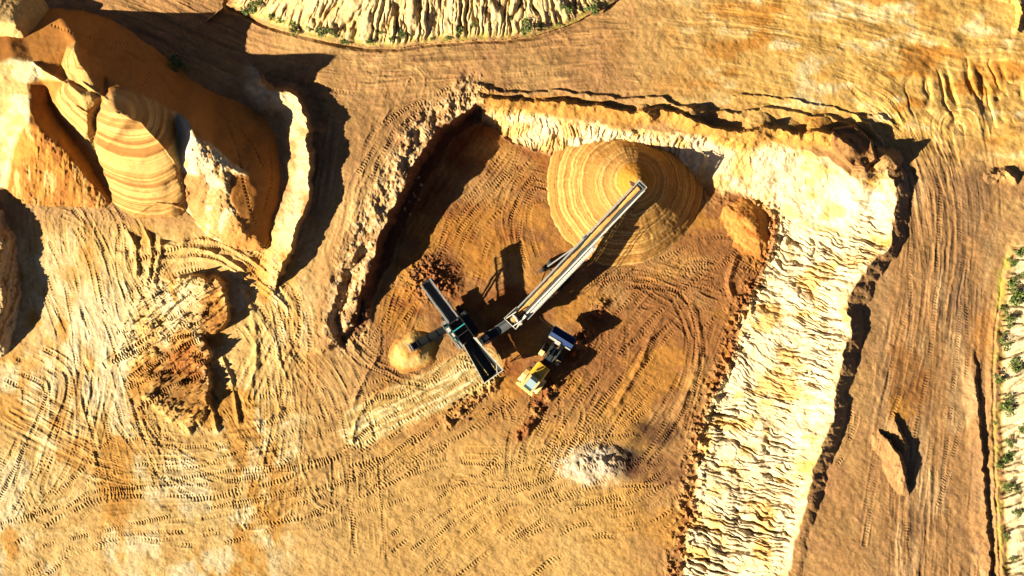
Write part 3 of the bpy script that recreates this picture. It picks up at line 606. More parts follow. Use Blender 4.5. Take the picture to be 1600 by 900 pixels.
# the cone under the stacker
AP = (997, 280); ZA = 1.5
def h_cone(u, v, s):
    uu, vv = u + wu[s] * .18, v + wv[s] * .18
    # seen from above its right place the apex stands off the middle of its foot
    W_ = world(uu, vv, np.zeros_like(uu) - 1.5); a = P(AP[0], AP[1], ZA)
    k = (CAM_H - ZA) / FPX; X = (uu - 800) ; Y = (450 - vv)
    z = np.full(u.shape, -2., f4)
    for _ in range(8):
        kk = (CAM_H - z) / FPX; d = np.hypot(X * kk - a.x, Y * kk - a.y); z = ZA - (.73 + .05 * np.clip((X * kk - a.x) / 4, -1, 1)) * (np.sqrt(d * d + .35) - .59)
    d_ = (ZA - z)
    return z + (n1(d_ * 13 + 20 + nz(s, 30, 4) * 1.6, 14) - .5) * .05 + (n1(d_ * 2.2, 15) - .5) * .10 + nz(s, 4, 6, 2) * .07 + nz(s, 26, 11) * .22 + (fbm(np.arctan2(vv - AP[1], uu - AP[0]) * 9, d_ * .4, 7, 3) - .5) * .14 * ss(.5, 3, d_)
def c_cone(u, v, z, s):
    d_ = ZA - z; b = n1(d_ * 13 + 20 + nz(s, 30, 4) * 1.6, 14); b2 = n1(d_ * 26 + 9 + nz(s, 20, 5) * .7, 16)
    top = 1 - ss(.9, 1.5, d_)
    return lay((.43, .26, .09), u, ((.60, .41, .17), ss(.4, .65, b)), ((.24, .125, .04), ss(.5, .72, b2) * .7), ((.34, .18, .06), ss(.5, .7, fbm(np.arctan2(v - AP[1], u - AP[0]) * 14, d_ * .5, 5, 3)) * .2), ((.55, .30, .06), top * .8)) * (.88 + .24 * fine[s][..., None])
heap('conical_stockpile', (830, 160, 1160, 450), h_cone, c_cone, 'big conical ochre sand pile marked with fine rings under the conveyor tip', 'sand stockpile', sink=.35)
hf, cf = strat_heap([(634, 551, -3.75), (646, 546, -3.6)], (.66, .62), (.66, .46, .18), (.45, .25, .08), 2, 4, .06, .08, .5)
heap('fines_heap', (585, 490, 720, 610), hf, cf, 'small bright yellow heap under the short dark side conveyor', sink=.3)
hf, cf = strat_heap([(1158, 340, -3.9), (1172, 352, -3.6), (1180, 372, -4.0)], (.62, .5), (.56, .32, .11), (.36, .17, .05), 2, 5, .06, .2, .9)
heap('low_heap', (1110, 305, 1230, 420), hf, cf, 'low trampled tan heap right of the conical stockpile', sink=.3)

def ground(u, v):
    i = int(np.searchsorted(AU, u)); j = int(np.searchsorted(AV, v)); return float(H[j, i])

# smaller prints and bars left by turning machines, in every direction
#MACHINES
# ------------------------------------------------------------------ building tools for the machines
class MB:
    def __init__(s): s.bm = bmesh.new()
    def beam(s, p0, p1, w, h=None, up=(0, 0, 1), w1=None, h1=None):
        h = w if h is None else h; w1 = w if w1 is None else w1; h1 = h if h1 is None else h1
        p0, p1 = Vector(p0), Vector(p1); x = (p1 - p0).normalized(); up = Vector(up)
        if abs(x.dot(up)) > .98: up = Vector((1, 0, 0))
        y = up.cross(x).normalized(); z = x.cross(y); vs = []
        for p, a, b in ((p0, w, h), (p1, w1, h1)):
            for sy, sz in ((-1, -1), (1, -1), (1, 1), (-1, 1)): vs.append(s.bm.verts.new(p + y * sy * a / 2 + z * sz * b / 2))
        for f in ((3, 2, 1, 0), (4, 5, 6, 7), (0, 1, 5, 4), (1, 2, 6, 5), (2, 3, 7, 6), (3, 0, 4, 7)): s.bm.faces.new([vs[i] for i in f])
        return s
    def box(s, x0, x1, y0, y1, z0, z1): return s.beam((x0, (y0 + y1) / 2, (z0 + z1) / 2), (x1, (y0 + y1) / 2, (z0 + z1) / 2), abs(y1 - y0), abs(z1 - z0))
    def cyl(s, p0, p1, r, n=16, r1=None):
        r1 = r if r1 is None else r1; p0, p1 = Vector(p0), Vector(p1); x = (p1 - p0).normalized(); up = Vector((0, 0, 1)) if abs(x.z) < .9 else Vector((1, 0, 0))
        y = up.cross(x).normalized(); z = x.cross(y); A = []; B = []
        for i in range(n):
            a = 2 * math.pi * i / n; d = y * math.cos(a) + z * math.sin(a); A.append(s.bm.verts.new(p0 + d * r)); B.append(s.bm.verts.new(p1 + d * r1))
        for i in range(n): s.bm.faces.new((A[i], A[(i + 1) % n], B[(i + 1) % n], B[i]))
        s.bm.faces.new(A[::-1]); s.bm.faces.new(B); return s
    def slab(s, pts, th=.04):                      # a plate through the points, given a thickness
        pts = [Vector(p) for p in pts]; n = (pts[1] - pts[0]).cross(pts[2] - pts[1]).normalized() * th / 2
        A = [s.bm.verts.new(p - n) for p in pts]; B = [s.bm.verts.new(p + n) for p in pts]; k = len(pts)
        s.bm.faces.new(A[::-1]); s.bm.faces.new(B)
        for i in range(k): s.bm.faces.new((A[i], A[(i + 1) % k], B[(i + 1) % k], B[i]))
        return s
    def loft(s, secs, closed=True):
        rows = [[s.bm.verts.new(Vector(p)) for p in r] for r in secs]; n = len(rows[0])
        for a, b in zip(rows[:-1], rows[1:]):
            for i in range(n if closed else n - 1): s.bm.faces.new((a[i], a[(i + 1) % n], b[(i + 1) % n], b[i]))
        if closed: s.bm.faces.new(rows[0][::-1]); s.bm.faces.new(rows[-1])
        return s
    def build(s, name, mat, parent=None, bevel=0, smooth=False):
        if bevel: bmesh.ops.bevel(s.bm, geom=s.bm.edges[:], offset=bevel, segments=2, affect='EDGES', clamp_overlap=True)
        bmesh.ops.recalc_face_normals(s.bm, faces=s.bm.faces[:])
        me = bpy.data.meshes.new(name); s.bm.to_mesh(me); s.bm.free(); me.materials.append(mat)
        if smooth: me.polygons.foreach_set('use_smooth', [True] * len(me.polygons))
        o = bpy.data.objects.new(name, me); COL.objects.link(o)
        if parent: o.parent = parent
        return o
def root(name, loc, rz, label, cat, group=None):
    o = bpy.data.objects.new(name, None); COL.objects.link(o); o.location = loc; o.rotation_euler = (0, 0, rz); return tag(o, label, cat, group)
def wheel(name, parent, c, r, w, axis=(0, 1, 0), tread=True):
    c = Vector(c); a = Vector(axis).normalized(); m = MB().cyl(c - a * w / 2, c - a * w * .38, r * .93, 28, r).cyl(c - a * w * .38, c + a * w * .38, r, 28).cyl(c + a * w * .38, c + a * w / 2, r, 28, r * .93)
    if tread:
        up = Vector((0, 0, 1)); f = a.cross(up).normalized()
        for i in range(22):
            an = 2 * math.pi * i / 22; d = up * math.cos(an) + f * math.sin(an)
            m.beam(c + d * r - a * w * .45, c + d * r + a * w * .45, .09, .06, up=d)
    t = m.build(name, M_rub, parent); MB().cyl(c - a * w * .53, c + a * w * .53, r * .5, 20).cyl(c - a * w * .56, c + a * w * .56, r * .18, 10).build('rim', M_rim, t); return t
M_rub = paint('black_rubber', (.012, .012, .013), .85, 0, .3, (.12, .07, .035)); M_belt = paint('conveyor_rubber', (.012, .022, .036), .7, 0, .15, (.06, .05, .04))
M_galv = paint('galvanised_steel', (.50, .54, .55), .45, .3, .4, (.40, .27, .14)); M_teal = paint('worn_teal_paint', (.035, .16, .16), .5, 0, .35, (.22, .15, .09))
M_dk = paint('dark_machine_paint', (.016, .03, .038), .5, .1, .3, (.10, .06, .035)); M_pale = paint('pale_painted_steel', (.68, .68, .62), .5, 0, .4, (.5, .34, .18))
M_yel = paint('yellow_machine_paint', (1.0, .60, .05), .42, 0, .25, (.5, .32, .12)); M_crm = paint('cream_machine_paint', (1.0, .74, .30), .45, 0, .35, (.5, .33, .15))
M_blu = paint('blue_bucket_paint', (.018, .055, .20), .45, .2, .3, (.06, .05, .06)); M_rim = paint('dull_rim_paint', (.30, .22, .09), .6, 0, .5, (.2, .12, .06))
M_cyan = paint('bright_turquoise_paint', (.02, .42, .50), .45, 0, .1); M_chr = paint('bright_steel_rod', (.7, .7, .7), .25, .9, .1)
M_blk = paint('black_cover_sheet', (.008, .014, .018), .85, 0, .1, (.05, .04, .03)); M_brn = paint('rusty_brown_steel', (.14, .05, .025), .75, 0, .5, (.26, .12, .05))
gm, gn, gb = mat_new('tinted_glass'); gb.inputs['Base Color'].default_value = (.035, .10, .12, 1); gb.inputs['Roughness'].default_value = .08; gb.inputs['Specular IOR Level'].default_value = .8; M_gls = gm
gm, gn, gb = mat_new('pale_roof_glass'); gb.inputs['Base Color'].default_value = (.30, .42, .50, 1); gb.inputs['Roughness'].default_value = .15; M_gl2 = gm
mm, mn, mb = mat_new('conveyed_sand'); no_ = mn.nodes.new('ShaderNodeTexNoise'); no_.inputs['Scale'].default_value = 6; no_.inputs['Detail'].default_value = 5; cr_ = mn.nodes.new('ShaderNodeValToRGB')
cr_.color_ramp.elements[0].position = .35; cr_.color_ramp.elements[0].color = (.24, .10, .02, 1); cr_.color_ramp.elements[1].position = .65; cr_.color_ramp.elements[1].color = (.42, .26, .08, 1)
mn.links.new(no_.outputs['Fac'], cr_.inputs[0]); mn.links.new(cr_.outputs[0], mb.inputs['Base Color']); mb.inputs['Roughness'].default_value = .95; M_sd = mm

# ------------------------------------------------------------------ the long stacking conveyor
ZF = ground(800, 500)
pT = P(801, 501, ZF + 1.8); pH = P(1002, 290, 2.15)
hd = math.atan2(pH.y - pT.y, pH.x - pT.x); LX = math.hypot(pH.x - pT.x, pH.y - pT.y); HZ0 = 1.8; HZ1 = pH.z - ZF
st = root('stacker_conveyor', (pT.x, pT.y, ZF), hd, 'long pale inclined conveyor reaching from the screening plant to the tip of the cone', 'conveyor')
cz = lambda x: HZ0 + (HZ1 - HZ0) * x / LX
BW = .46
def trough(x0, x1, w, dz, zf, n=14, th=.03):
    secs = []
    for i in range(n + 1):
        x = x0 + (x1 - x0) * i / n; z = zf(x) + dz
        top = [(x, -w, z + .15), (x, -w * .45, z), (x, w * .45, z), (x, w, z + .15)]
        secs.append(top + [(a, b, c - th) for a, b, c in top[::-1]])
    return MB().loft(secs)
trough(.1, LX - .05, BW, .10, cz, 24).build('belt', M_belt, st)
for sgn in (-1, 1):
    m = MB(); y = sgn * .60
    m.beam((0, y, cz(0) + .22), (LX - .1, y, cz(LX) + .20), .09, .12).beam((1.6, y, cz(1.6) - .62), (LX - 1.2, y, cz(LX - 1.2) - .5), .08, .10).beam((LX - 1.2, y, cz(LX - 1.2) - .5), (LX - .1, y, cz(LX) + .1), .07).beam((1.6, y, cz(1.6) - .62), (.2, y, cz(0) + .1), .07)
    k = 0; x = 1.6
    while x < LX - 1.7:
        m.beam((x, y, cz(x) - .6), (x, y, cz(x) + .2), .05); m.beam((x, y, cz(x) - .6), (x + .9, y, cz(x + .9) + .18), .045); x += .9
    m.build('truss', M_teal if sgn > 0 else M_galv, st)
    MB().slab([(2.4, y * 1.10, cz(2.4) - .62), (LX - 2.0, y * 1.10, cz(LX - 2.0) - .50), (LX - 2.0, y * 1.10, cz(LX - 2.0) + .12), (2.4, y * 1.10, cz(2.4) + .12)], .03).build('added_shadow_plate', M_dk, st)  # solid plate added to the truss to make its shadow wider and darker
    MB().slab([(.3, y * .86, cz(.3) + .24), (LX - .2, y * .86, cz(LX) + .24), (LX - .2, y * 1.16, cz(LX) + .30), (.3, y * 1.16, cz(.3) + .30)], .03).build('edge_rail', M_galv, st)
m = MB(); x = .8
while x < LX - .6:
    m.beam((x, -.6, cz(x) - .3), (x, .6, cz(x) - .3), .06); m.cyl((x + .3, -.42, cz(x) + .03), (x + .3, .42, cz(x) + .03), .05, 8); x += 1.2
m.build('idler_roller_set', M_dk, st)
wk = MB().slab([(1.3, -.70, cz(1.3) + .12), (LX * .60, -.70, cz(LX * .60) + .12), (LX * .60, -1.12, cz(LX * .60) + .12), (1.3, -1.12, cz(1.3) + .12)], .04)
x = 1.4
while x < LX * .6: wk.beam((x, -.70, cz(x) + .16), (x, -1.12, cz(x) + .16), .03, .03); x += .3
wk.build('walkway', M_pale, st)
hr_ = MB().beam((1.3, -1.15, cz(1.3) + 1.05), (LX * .6, -1.15, cz(LX * .6) + 1.05), .045).beam((1.3, -1.15, cz(1.3) + .6), (LX * .6, -1.15, cz(LX * .6) + .6), .035)
x = 1.3
while x <= LX * .6 + .01: hr_.beam((x, -1.15, cz(x) + .1), (x, -1.15, cz(x) + 1.05), .045); x += 1.25
hr_.build('handrail', M_galv, st)
MB().cyl((LX, -.5, cz(LX) + .03), (LX, .5, cz(LX) + .03), .2, 18).build('head_drum', M_dk, st, smooth=False)
MB().cyl((.1, -.5, cz(0) + .03), (.1, .5, cz(0) + .03), .2, 18).build('tail_drum', M_dk, st)
MB().beam((LX - .5, .55, cz(LX) + .1), (LX + .2, .55, cz(LX) + .16), .18, .3).beam((LX - .5, -.55, cz(LX) + .1), (LX + .2, -.55, cz(LX) + .16), .10, .3).beam((LX + .2, -.6, cz(LX) + .34), (LX + .2, .68, cz(LX) + .34), .09).build('head_frame', M_galv, st)
MB().box(LX - .75, LX - .35, .66, 1.02, cz(LX) - .1, cz(LX) + .28).cyl((LX - .55, .6, cz(LX) + .1), (LX - .55, 1.25, cz(LX) + .1), .14, 12).build('drive_motor', M_brn, st)
h_ = MB(); zt0 = cz(.6) + .95
for sgn in (-1, 1): h_.slab([(-.45, sgn * .95, zt0), (1.5, sgn * .80, zt0 + .12), (1.5, sgn * .42, cz(1.5) + .26), (-.2, sgn * .42, cz(0) + .24)], .05)
h_.slab([(-.45, -.95, zt0), (-.45, .95, zt0), (-.2, .42, cz(0) + .24), (-.2, -.42, cz(0) + .24)], .05).build('feed_hopper', M_pale, st)
MB().box(LX * .60 - .25, LX * .60 + .25, .67, .86, cz(LX * .6) - .2, cz(LX * .6) + .5).box(LX * .60 - .25, LX * .60 + .25, -.98, -.67, cz(LX * .6) - .2, cz(LX * .6) + .5).box(LX * .60 - .1, LX * .60 + .1, -.67, .67, cz(LX * .6) - .75, cz(LX * .6) - .6).build('hinge_bracket', M_galv, st)
XA = LX * .36
for sgn in (-1, 1):
    MB().beam((XA, sgn * 1.35, .75), (XA + 3.6, sgn * .62, cz(XA + 3.6) - .6), .16, .2).beam((XA, sgn * 1.35, .75), (XA - 2.0, sgn * .62, cz(XA - 2.0) - .6), .12, .15).build('leg', M_dk, st)
    MB().beam((.9, sgn * .55, .02), (.9, sgn * .5, cz(.9) - .2), .12).slab([(.6, sgn * .55 - .25, .05), (1.2, sgn * .55 - .25, .05), (1.2, sgn * .55 + .25, .05), (.6, sgn * .55 + .25, .05)], .08).build('tail_foot', M_dk, st)
    for dx in (-.62, .62): wheel('wheel', st, (XA + dx, sgn * 1.55, .55), .55, .36, tread=False)
    MB().cyl((XA + .5, sgn * .5, 1.0), (XA + 6.0, sgn * .5, cz(XA + 6.0) - .62), .07, 10).build('hydraulic_ram', M_chr, st)
MB().beam((XA, -1.75, .6), (XA, 1.75, .6), .22, .22).beam((XA, 0, .62), (XA - 3.6, 0, .7), .16).build('axle_beam', M_dk, st)
# sand riding on the belt
secs = []; rr = random.Random(3); x = .7
while x < LX - .15:
    f = (.55 + .45 * math.sin(x * .9) * math.sin(x * .37 + 1)); f = .9 if x < 7.5 else (.45 + .5 * abs(math.sin(x * .55))); wv_ = .36 * f * rr.uniform(.8, 1.05); hh = .17 * f * rr.uniform(.75, 1.1); z = cz(x) + .105
    secs.append([(x, -wv_, z + wv_ * .12), (x, -wv_ * .5, z + hh * .8), (x, rr.uniform(-.04, .04), z + hh), (x, wv_ * .5, z + hh * .8), (x, wv_, z + wv_ * .12), (x, 0, z + .001)]); x += .22
sdo = MB().loft(secs).build('sand_ribbon', M_sd, None, smooth=True); sdo.location = (pT.x, pT.y, ZF); sdo.rotation_euler = (0, 0, hd); tag(sdo, 'thin ribbon of orange sand riding up the belt of the long conveyor', 'sand')

# ------------------------------------------------------------------ the mobile screening plant
ZP = ground(725, 515); zA, zB = ZP + 4.5, ZP + 3.5
a_ = P(665, 441, zA); b_ = P(771, 588, zB); hp = math.atan2(b_.y - a_.y, b_.x - a_.x); LP = math.hypot(b_.x - a_.x, b_.y - a_.y)
sp_ = root('screening_plant', (a_.x, a_.y, ZP), hp, 'dark tracked screening plant with a long raised feed trough, flared hopper and two side conveyors', 'screening plant')
Mi = (Matrix.Translation((a_.x, a_.y, ZP)) @ Matrix.Rotation(hp, 4, 'Z')).inverted()
lp = lambda u, v, h: Mi @ P(u, v, ZP + h)
X1, X2 = LP * .40, LP * .62
zt = lambda x: 4.35 - 1.15 * x / X1
trough(.1, X1 + .3, .50, 0, zt, 12).build('main_belt', M_belt, sp_)
for sgn in (-1, 1):
    y = sgn * .62
    m = MB().slab([(0, y, zt(0) - .1), (X1, y, zt(X1) - .1), (X1, y, zt(X1) + .48), (0, y, zt(0) + .42)], .05).beam((-.05, y + sgn * .03, zt(0) + .45), (X1, y + sgn * .03, zt(X1) + .51), .15, .09)
    x = .5
    while x < X1: m.beam((x, y + sgn * .06, zt(x) - .35), (x, y + sgn * .06, zt(x) + .42), .07); x += .75
    m.beam((.3, y, zt(0) - .45), (X1, y, zt(X1) - .5), .08, .12)
    m.build('side_plate', M_galv, sp_)
MB().cyl((.05, -.52, zt(0)), (.05, .52, zt(0)), .2, 16).build('head_drum', M_dk, sp_)
MB().beam((2.1, -.55, zt(2.1) - .5), (4.6, -.5, 1.6), .14).beam((2.1, .55, zt(2.1) - .5), (4.6, .5, 1.6), .14).beam((2.1, -.6, zt(2.1) - .5), (2.1, .6, zt(2.1) - .5), .12).build('trough_support', M_dk, sp_)
# screen box in the middle
for sgn in (-1, 1):
    y = sgn * .80; MB().slab([(X1 - .15, y, 2.2), (X2 + .1, y, 2.0), (X2 + .1, y, 3.35), (X1 - .15, y, 3.55)], .07).beam((X1 - .2, y, 3.58), (X2 + .15, y, 3.38), .07, .06).cyl((X1 + .4, y, 2.6), (X1 + .4, y + sgn * .14, 2.6), .3, 14).cyl((X2 - .5, y, 2.5), (X2 - .5, y + sgn * .14, 2.5), .22, 14).build('screen_side', M_dk, sp_)
m = MB(); n_ = 16
for i in range(n_): x = X1 + (X2 - X1) * i / (n_ - 1); m.beam((x, -.76, 2.95 - .03 * i), (x, .76, 2.95 - .03 * i), .035, .03)
for i in range(9): y = -.7 + 1.4 * i / 8; m.beam((X1, y, 2.92), (X2, y, 2.50), .03, .03)
m.build('screen_mesh', M_dk, sp_)
MB().slab([(X1, -.76, 2.3), (X2, -.76, 2.0), (X2, .76, 2.0), (X1, .76, 2.3)], .04).build('lower_deck', M_brn, sp_)
MB().beam((X1 + 1.1, -.86, 3.62), (X1 + 1.1, .86, 3.62), .12, .14).build('cross_beam', M_cyan, sp_)
MB().beam((X1 + 1.9, -.82, 3.52), (X1 + 1.9, .82, 3.52), .07, .08).beam((X1 + .15, -.82, 3.66), (X1 + .15, .82, 3.66), .08, .1).build('tie_bar', M_dk, sp_)
# hopper
yN, yW = .72, 1.30; XH0, XH1 = X2 + .15, LP
h = MB()
for sgn in (-1, 1): h.slab([(XH0, sgn * yN, 3.35), (XH1, sgn * yW, 3.55), (XH1 - .3, sgn * .60, 2.1), (XH0, sgn * .5, 2.2)], .06)
h.slab([(XH1, -yW, 3.55), (XH1, yW, 3.55), (XH1 - .3, .60, 2.1), (XH1 - .3, -.60, 2.1)], .06).build('hopper_wall', M_dk, sp_)
r_ = MB()
for sgn in (-1, 1): r_.beam((XH0 - .1, sgn * (yN + .02), 3.42), (XH1 + .04, sgn * (yW + .02), 3.62), .12 if sgn > 0 else .07, .10)
r_.beam((XH1 + .03, -yW - .05, 3.63), (XH1 + .03, yW + .05, 3.63), .09, .10).build('hopper_rim', M_pale, sp_)
MB().beam((XH1 - .05, yW - .75, 3.5), (XH1 - .9, yW - .25, 3.52), .10, .12).build('corner_gusset', M_pale, sp_)
MB().slab([(XH0 - .05, yN + .04, 3.46), (XH0 + 1.3, yN + .16, 3.50), (XH0 + 1.2, yN + .32, 3.50), (XH0 + .1, yN + .26, 3.46)], .06).build('lug_plate', M_pale, sp_)
trough(XH0 - .1, XH1 - .3, .5, 0, lambda x: 2.12, 6).build('hopper_belt', M_belt, sp_)
for sx in (XH0 + .6, XH1 - .6):
    MB().beam((sx, -.7, 1.5), (sx, -1.0, 3.1), .1).beam((sx, .7, 1.5), (sx, 1.0, 3.1), .1).beam((sx, -.75, 1.5), (sx, .75, 1.5), .1).build('hopper_post', M_dk, sp_)
# chassis, crawlers, power pack, ladder
MB().box(3.0, LP - 1.2, -.62, -.42, 1.15, 1.6).box(3.0, LP - 1.2, .42, .62, 1.15, 1.6).box(3.6, 3.8, -.42, .42, 1.2, 1.5).box(7.6, 7.8, -.42, .42, 1.2, 1.5).box(LP - 1.6, LP - 1.4, -.42, .42, 1.2, 1.5).build('chassis', M_dk, sp_)
for sgn in (-1, 1):
    y = sgn * 1.05; secs = []
    prof_ = [(4.1 + .42 - .42 * math.cos(a), .45 - .42 * math.sin(a)) for a in np.linspace(-math.pi / 2, math.pi / 2, 8)][::-1]
    prof_ = [(4.6 - .42 * math.sin(a), .45 + .42 * math.cos(a)) for a in np.linspace(0, math.pi, 9)] + [(8.0 + .42 * math.sin(a), .45 - .42 * math.cos(a)) for a in np.linspace(0, math.pi, 9)]
    m = MB().loft([[(x, y - .24, z) for x, z in prof_], [(x, y + .24, z) for x, z in prof_]])
    x = 4.5
    while x < 8.1: m.beam((x, y - .26, .885), (x, y + .26, .885), .07, .05); x += .22
    tr = m.build('crawler_track', M_rub, sp_)
    for x in (4.6, 5.7, 6.9, 8.0): MB().cyl((x, y - .27, .45), (x, y + .27, .45), .28 if x in (4.6, 8.0) else .18, 14).build('track_wheel', M_brn, tr)
MB().box(5.5, 7.7, -1.45, -.92, 1.3, 2.55).build('power_pack', M_teal, sp_, bevel=.04)
MB().box(5.7, 6.2, -1.40, -1.0, 2.56, 2.75).cyl((7.3, -1.2, 2.5), (7.3, -1.2, 3.0), .07, 10).box(6.5, 7.0, -1.38, -.98, 2.56, 2.66).build('exhaust_cover', M_pale, sp_)
l_ = MB().beam((4.9, -1.5, 1.6), (8.6, -1.5, 1.7), .05).beam((4.9, -1.5, 2.7), (8.6, -1.5, 2.8), .05)
for i in range(6): l_.beam((4.9 + .74 * i, -1.5, 1.6), (4.9 + .74 * i, -1.5, 2.75), .045)
l_.slab([(4.8, -1.52, 1.58), (8.7, -1.52, 1.58), (8.7, -1.0, 1.58), (4.8, -1.0, 1.58)], .04).build('service_platform', M_galv, sp_)
l_ = MB().beam((5.2, 1.55, 1.6), (8.0, 1.55, 1.7), .05).beam((5.2, 1.55, 2.6), (8.0, 1.55, 2.7), .05)
for i in range(5): l_.beam((5.2 + .7 * i, 1.55, 1.6), (5.2 + .7 * i, 1.55, 2.65), .045)
l_.slab([(5.2, 1.57, 1.58), (8.0, 1.57, 1.58), (8.0, .95, 1.58), (5.2, .95, 1.58)], .04).build('service_platform', M_dk, sp_)
# side conveyors
def side_belt(p0, p1, hw, cname, mats, cover):
    p0, p1 = Vector(p0), Vector(p1); d = (p1 - p0); n = Vector((0, 0, 1)).cross(d).normalized(); k = 12
    secs = []
    for i in range(k + 1):
        c = p0 + d * i / k; top = [c - n * hw + Vector((0, 0, .12)), c - n * hw * .45, c + n * hw * .45, c + n * hw + Vector((0, 0, .12))]
        secs.append(top + [q - Vector((0, 0, .03)) for q in top[::-1]])
    o = MB().loft(secs).build(cname, mats[0], sp_)
    f = MB()
    for sg in (-1, 1):
        o0, o1 = p0 + n * sg * (hw + .07), p1 + n * sg * (hw + .07); f.beam(o0 + Vector((0, 0, .12)), o1 + Vector((0, 0, .12)), .07, .16); f.beam(o0 - Vector((0, 0, .3)), o1 - Vector((0, 0, .3)), .06, .08)
        for i in range(1, 9): c = o0.lerp(o1, i / 9); f.beam(c - Vector((0, 0, .3)), c + Vector((0, 0, .1)), .05)
    f.build('conveyor_frame', mats[1], o)
    MB().cyl(p1 - n * (hw + .02) , p1 + n * (hw + .02), .17, 16).build('end_drum', mats[2], o)
    if cover:
        secs = []
        for i in range(9):
            c = p0.lerp(p1, .12 + .76 * i / 8); secs.append([c + n * (hw + .02) * math.cos(a) + Vector((0, 0, .14 + .3 * math.sin(a))) for a in np.linspace(0, math.pi, 9)] + [c + n * (hw - .03) * math.cos(a) + Vector((0, 0, .14 + .26 * math.sin(a))) for a in np.linspace(math.pi, 0, 9)])
        m = MB().loft(secs)
        for i in range(5):
            c = p0.lerp(p1, .14 + .72 * i / 4); m.loft([[c + d.normalized() * q_ + n * (hw + .05) * math.cos(a) + Vector((0, 0, .14 + .33 * math.sin(a))) for a in np.linspace(0, math.pi, 9)] for q_ in (-.04, .04)])
        m.build('belt_cover', M_blk, o)
    return o, n, d
o_, n_, d_v = side_belt(lp(722, 500, 1.2), lp(643, 543, 2.9), .42, 'fines_belt', (M_belt, M_dk, M_pale), True)
e = lp(643, 543, 2.9); dn = d_v.normalized()
MB().beam(e + dn * .28 - n_ * .62 + Vector((0, 0, .05)), e + dn * .28 + n_ * .62 + Vector((0, 0, .05)), .07, .28).build('scraper_plate', M_pale, o_)
MB().beam(lp(665, 531, 2.4) , lp(690, 516, .25), .08).beam(lp(672, 536, 2.3), lp(696, 524, .25), .08).build('conveyor_strut', M_dk, o_)
o_, n_, d_v = side_belt(lp(748, 536, 1.3), lp(806, 497, 3.0), .45, 'transfer_belt', (M_belt, M_dk, M_galv), False)
e = lp(806, 497, 3.0); dn = d_v.normalized()
MB().beam(e - dn * .9 - n_ * .60 + Vector((0, 0, .26)), e + dn * .45 - n_ * .60 + Vector((0, 0, .26)), .08, .2).beam(e - dn * 1.0 + n_ * .60 + Vector((0, 0, .26)), e + dn * .5 + n_ * .60 + Vector((0, 0, .26)), .08, .2).beam(e + dn * .1 - n_ * 1.0 + Vector((0, 0, .1)), e + dn * .1 - n_ * .6 + Vector((0, 0, .1)), .3, .2).build('head_guard', M_pale, o_)
sl0 = MB(); c0, c1 = e - dn * 1.0, e + dn * .1
sl0.loft([[c - n_ * .32 + Vector((0, 0, .06)), c - n_ * .15 + Vector((0, 0, .17)), c + n_ * .15 + Vector((0, 0, .17)), c + n_ * .32 + Vector((0, 0, .06)), c + Vector((0, 0, .02))] for c in (c0, c0.lerp(c1, .5), c1)])
so = sl0.build('sand_clump', M_sd, None); so.matrix_world = Mi.inverted(); tag(so, 'small tan clump of sand on the short belt that feeds the long conveyor', 'sand')
MB().beam(lp(757, 530, 1.9), lp(762, 526, 2.1), .5, .25).beam(lp(752, 526, 2.2), lp(758, 522, 2.4), .12).beam(lp(760, 538, 2.0), lp(768, 532, 2.1), .12).build('transfer_bracket', M_pale, sp_)

# ------------------------------------------------------------------ the wheel loader
ZL = ground(845, 568); q0 = P(817, 612, ZL + 1.5); q1 = P(880, 534, ZL + 1.2); hl = math.atan2(q1.y - q0.y, q1.x - q0.x); sL = math.hypot(q1.x - q0.x, q1.y - q0.y) / 7.7
ld = root('wheel_loader', (q0.x, q0.y, ZL), hl, 'yellow articulated wheel loader with a dark blue bucket parked below the long conveyor', 'wheel loader')
MB().box(.5, 3.9, -.85, .85, .75, 1.45).box(.15, .5, -1.25, 1.25, .6, 1.15).build('rear_frame', M_crm, ld, bevel=.03)
MB().loft([[(2.35, -.88, 1.46), (2.35, .88, 1.46), (2.35, .88, 2.35), (2.35, .70, 2.55), (2.35, -.70, 2.55), (2.35, -.88, 2.35)], [(4.1, -.80, 1.46), (4.1, .80, 1.46), (4.1, .80, 2.1), (4.1, .62, 2.3), (4.1, -.62, 2.3), (4.1, -.80, 2.1)]]).build('hood', M_yel, ld, bevel=.03)
MB().box(2.7, 2.74, -.5, .5, 2.5, 2.56).cyl((3.5, -.45, 2.3), (3.5, -.45, 2.8), .06, 10).cyl((3.2, .4, 2.35), (3.2, .4, 2.65), .12, 12).build('exhaust', M_dk, ld)
cb = MB().box(.55, 2.3, -.72, .72, 1.46, 1.95)
for sx in (.6, 2.25):
    for sy in (-.68, .68): cb.beam((sx, sy, 1.95), (sx + (.08 if sx < 1 else -.08), sy * .92, 3.1), .09)
cb.box(.5, .72, -.74, .74, 3.1, 3.22).box(.72, 2.3, -.74, -.52, 3.1, 3.22).box(.72, 2.3, .52, .74, 3.1, 3.22).build('cab', M_crm, ld)
MB().box(1.05, 1.95, -.52, .52, 3.12, 3.2).build('roof_panel', M_gl2, ld)
MB().box(.72, 1.05, -.52, .52, 3.11, 3.18).build('roof_window', M_gls, ld)
MB().box(1.95, 2.42, -.56, .56, 3.1, 3.19).build('roof_visor', M_dk, ld)
for nm, pts in (('windscreen', [(2.26, -.64, 1.97), (2.26, .64, 1.97), (2.18, .58, 3.08), (2.18, -.58, 3.08)]), ('rear_window', [(.6, -.64, 1.97), (.6, .64, 1.97), (.67, .58, 3.08), (.67, -.58, 3.08)]),
                ('side_window', [(.66, .67, 1.97), (2.2, .67, 1.97), (2.12, .61, 3.08), (.73, .61, 3.08)]), ('side_window', [(.66, -.67, 1.97), (2.2, -.67, 1.97), (2.12, -.61, 3.08), (.73, -.61, 3.08)])): MB().slab(pts, .02).build(nm, M_gls, ld)
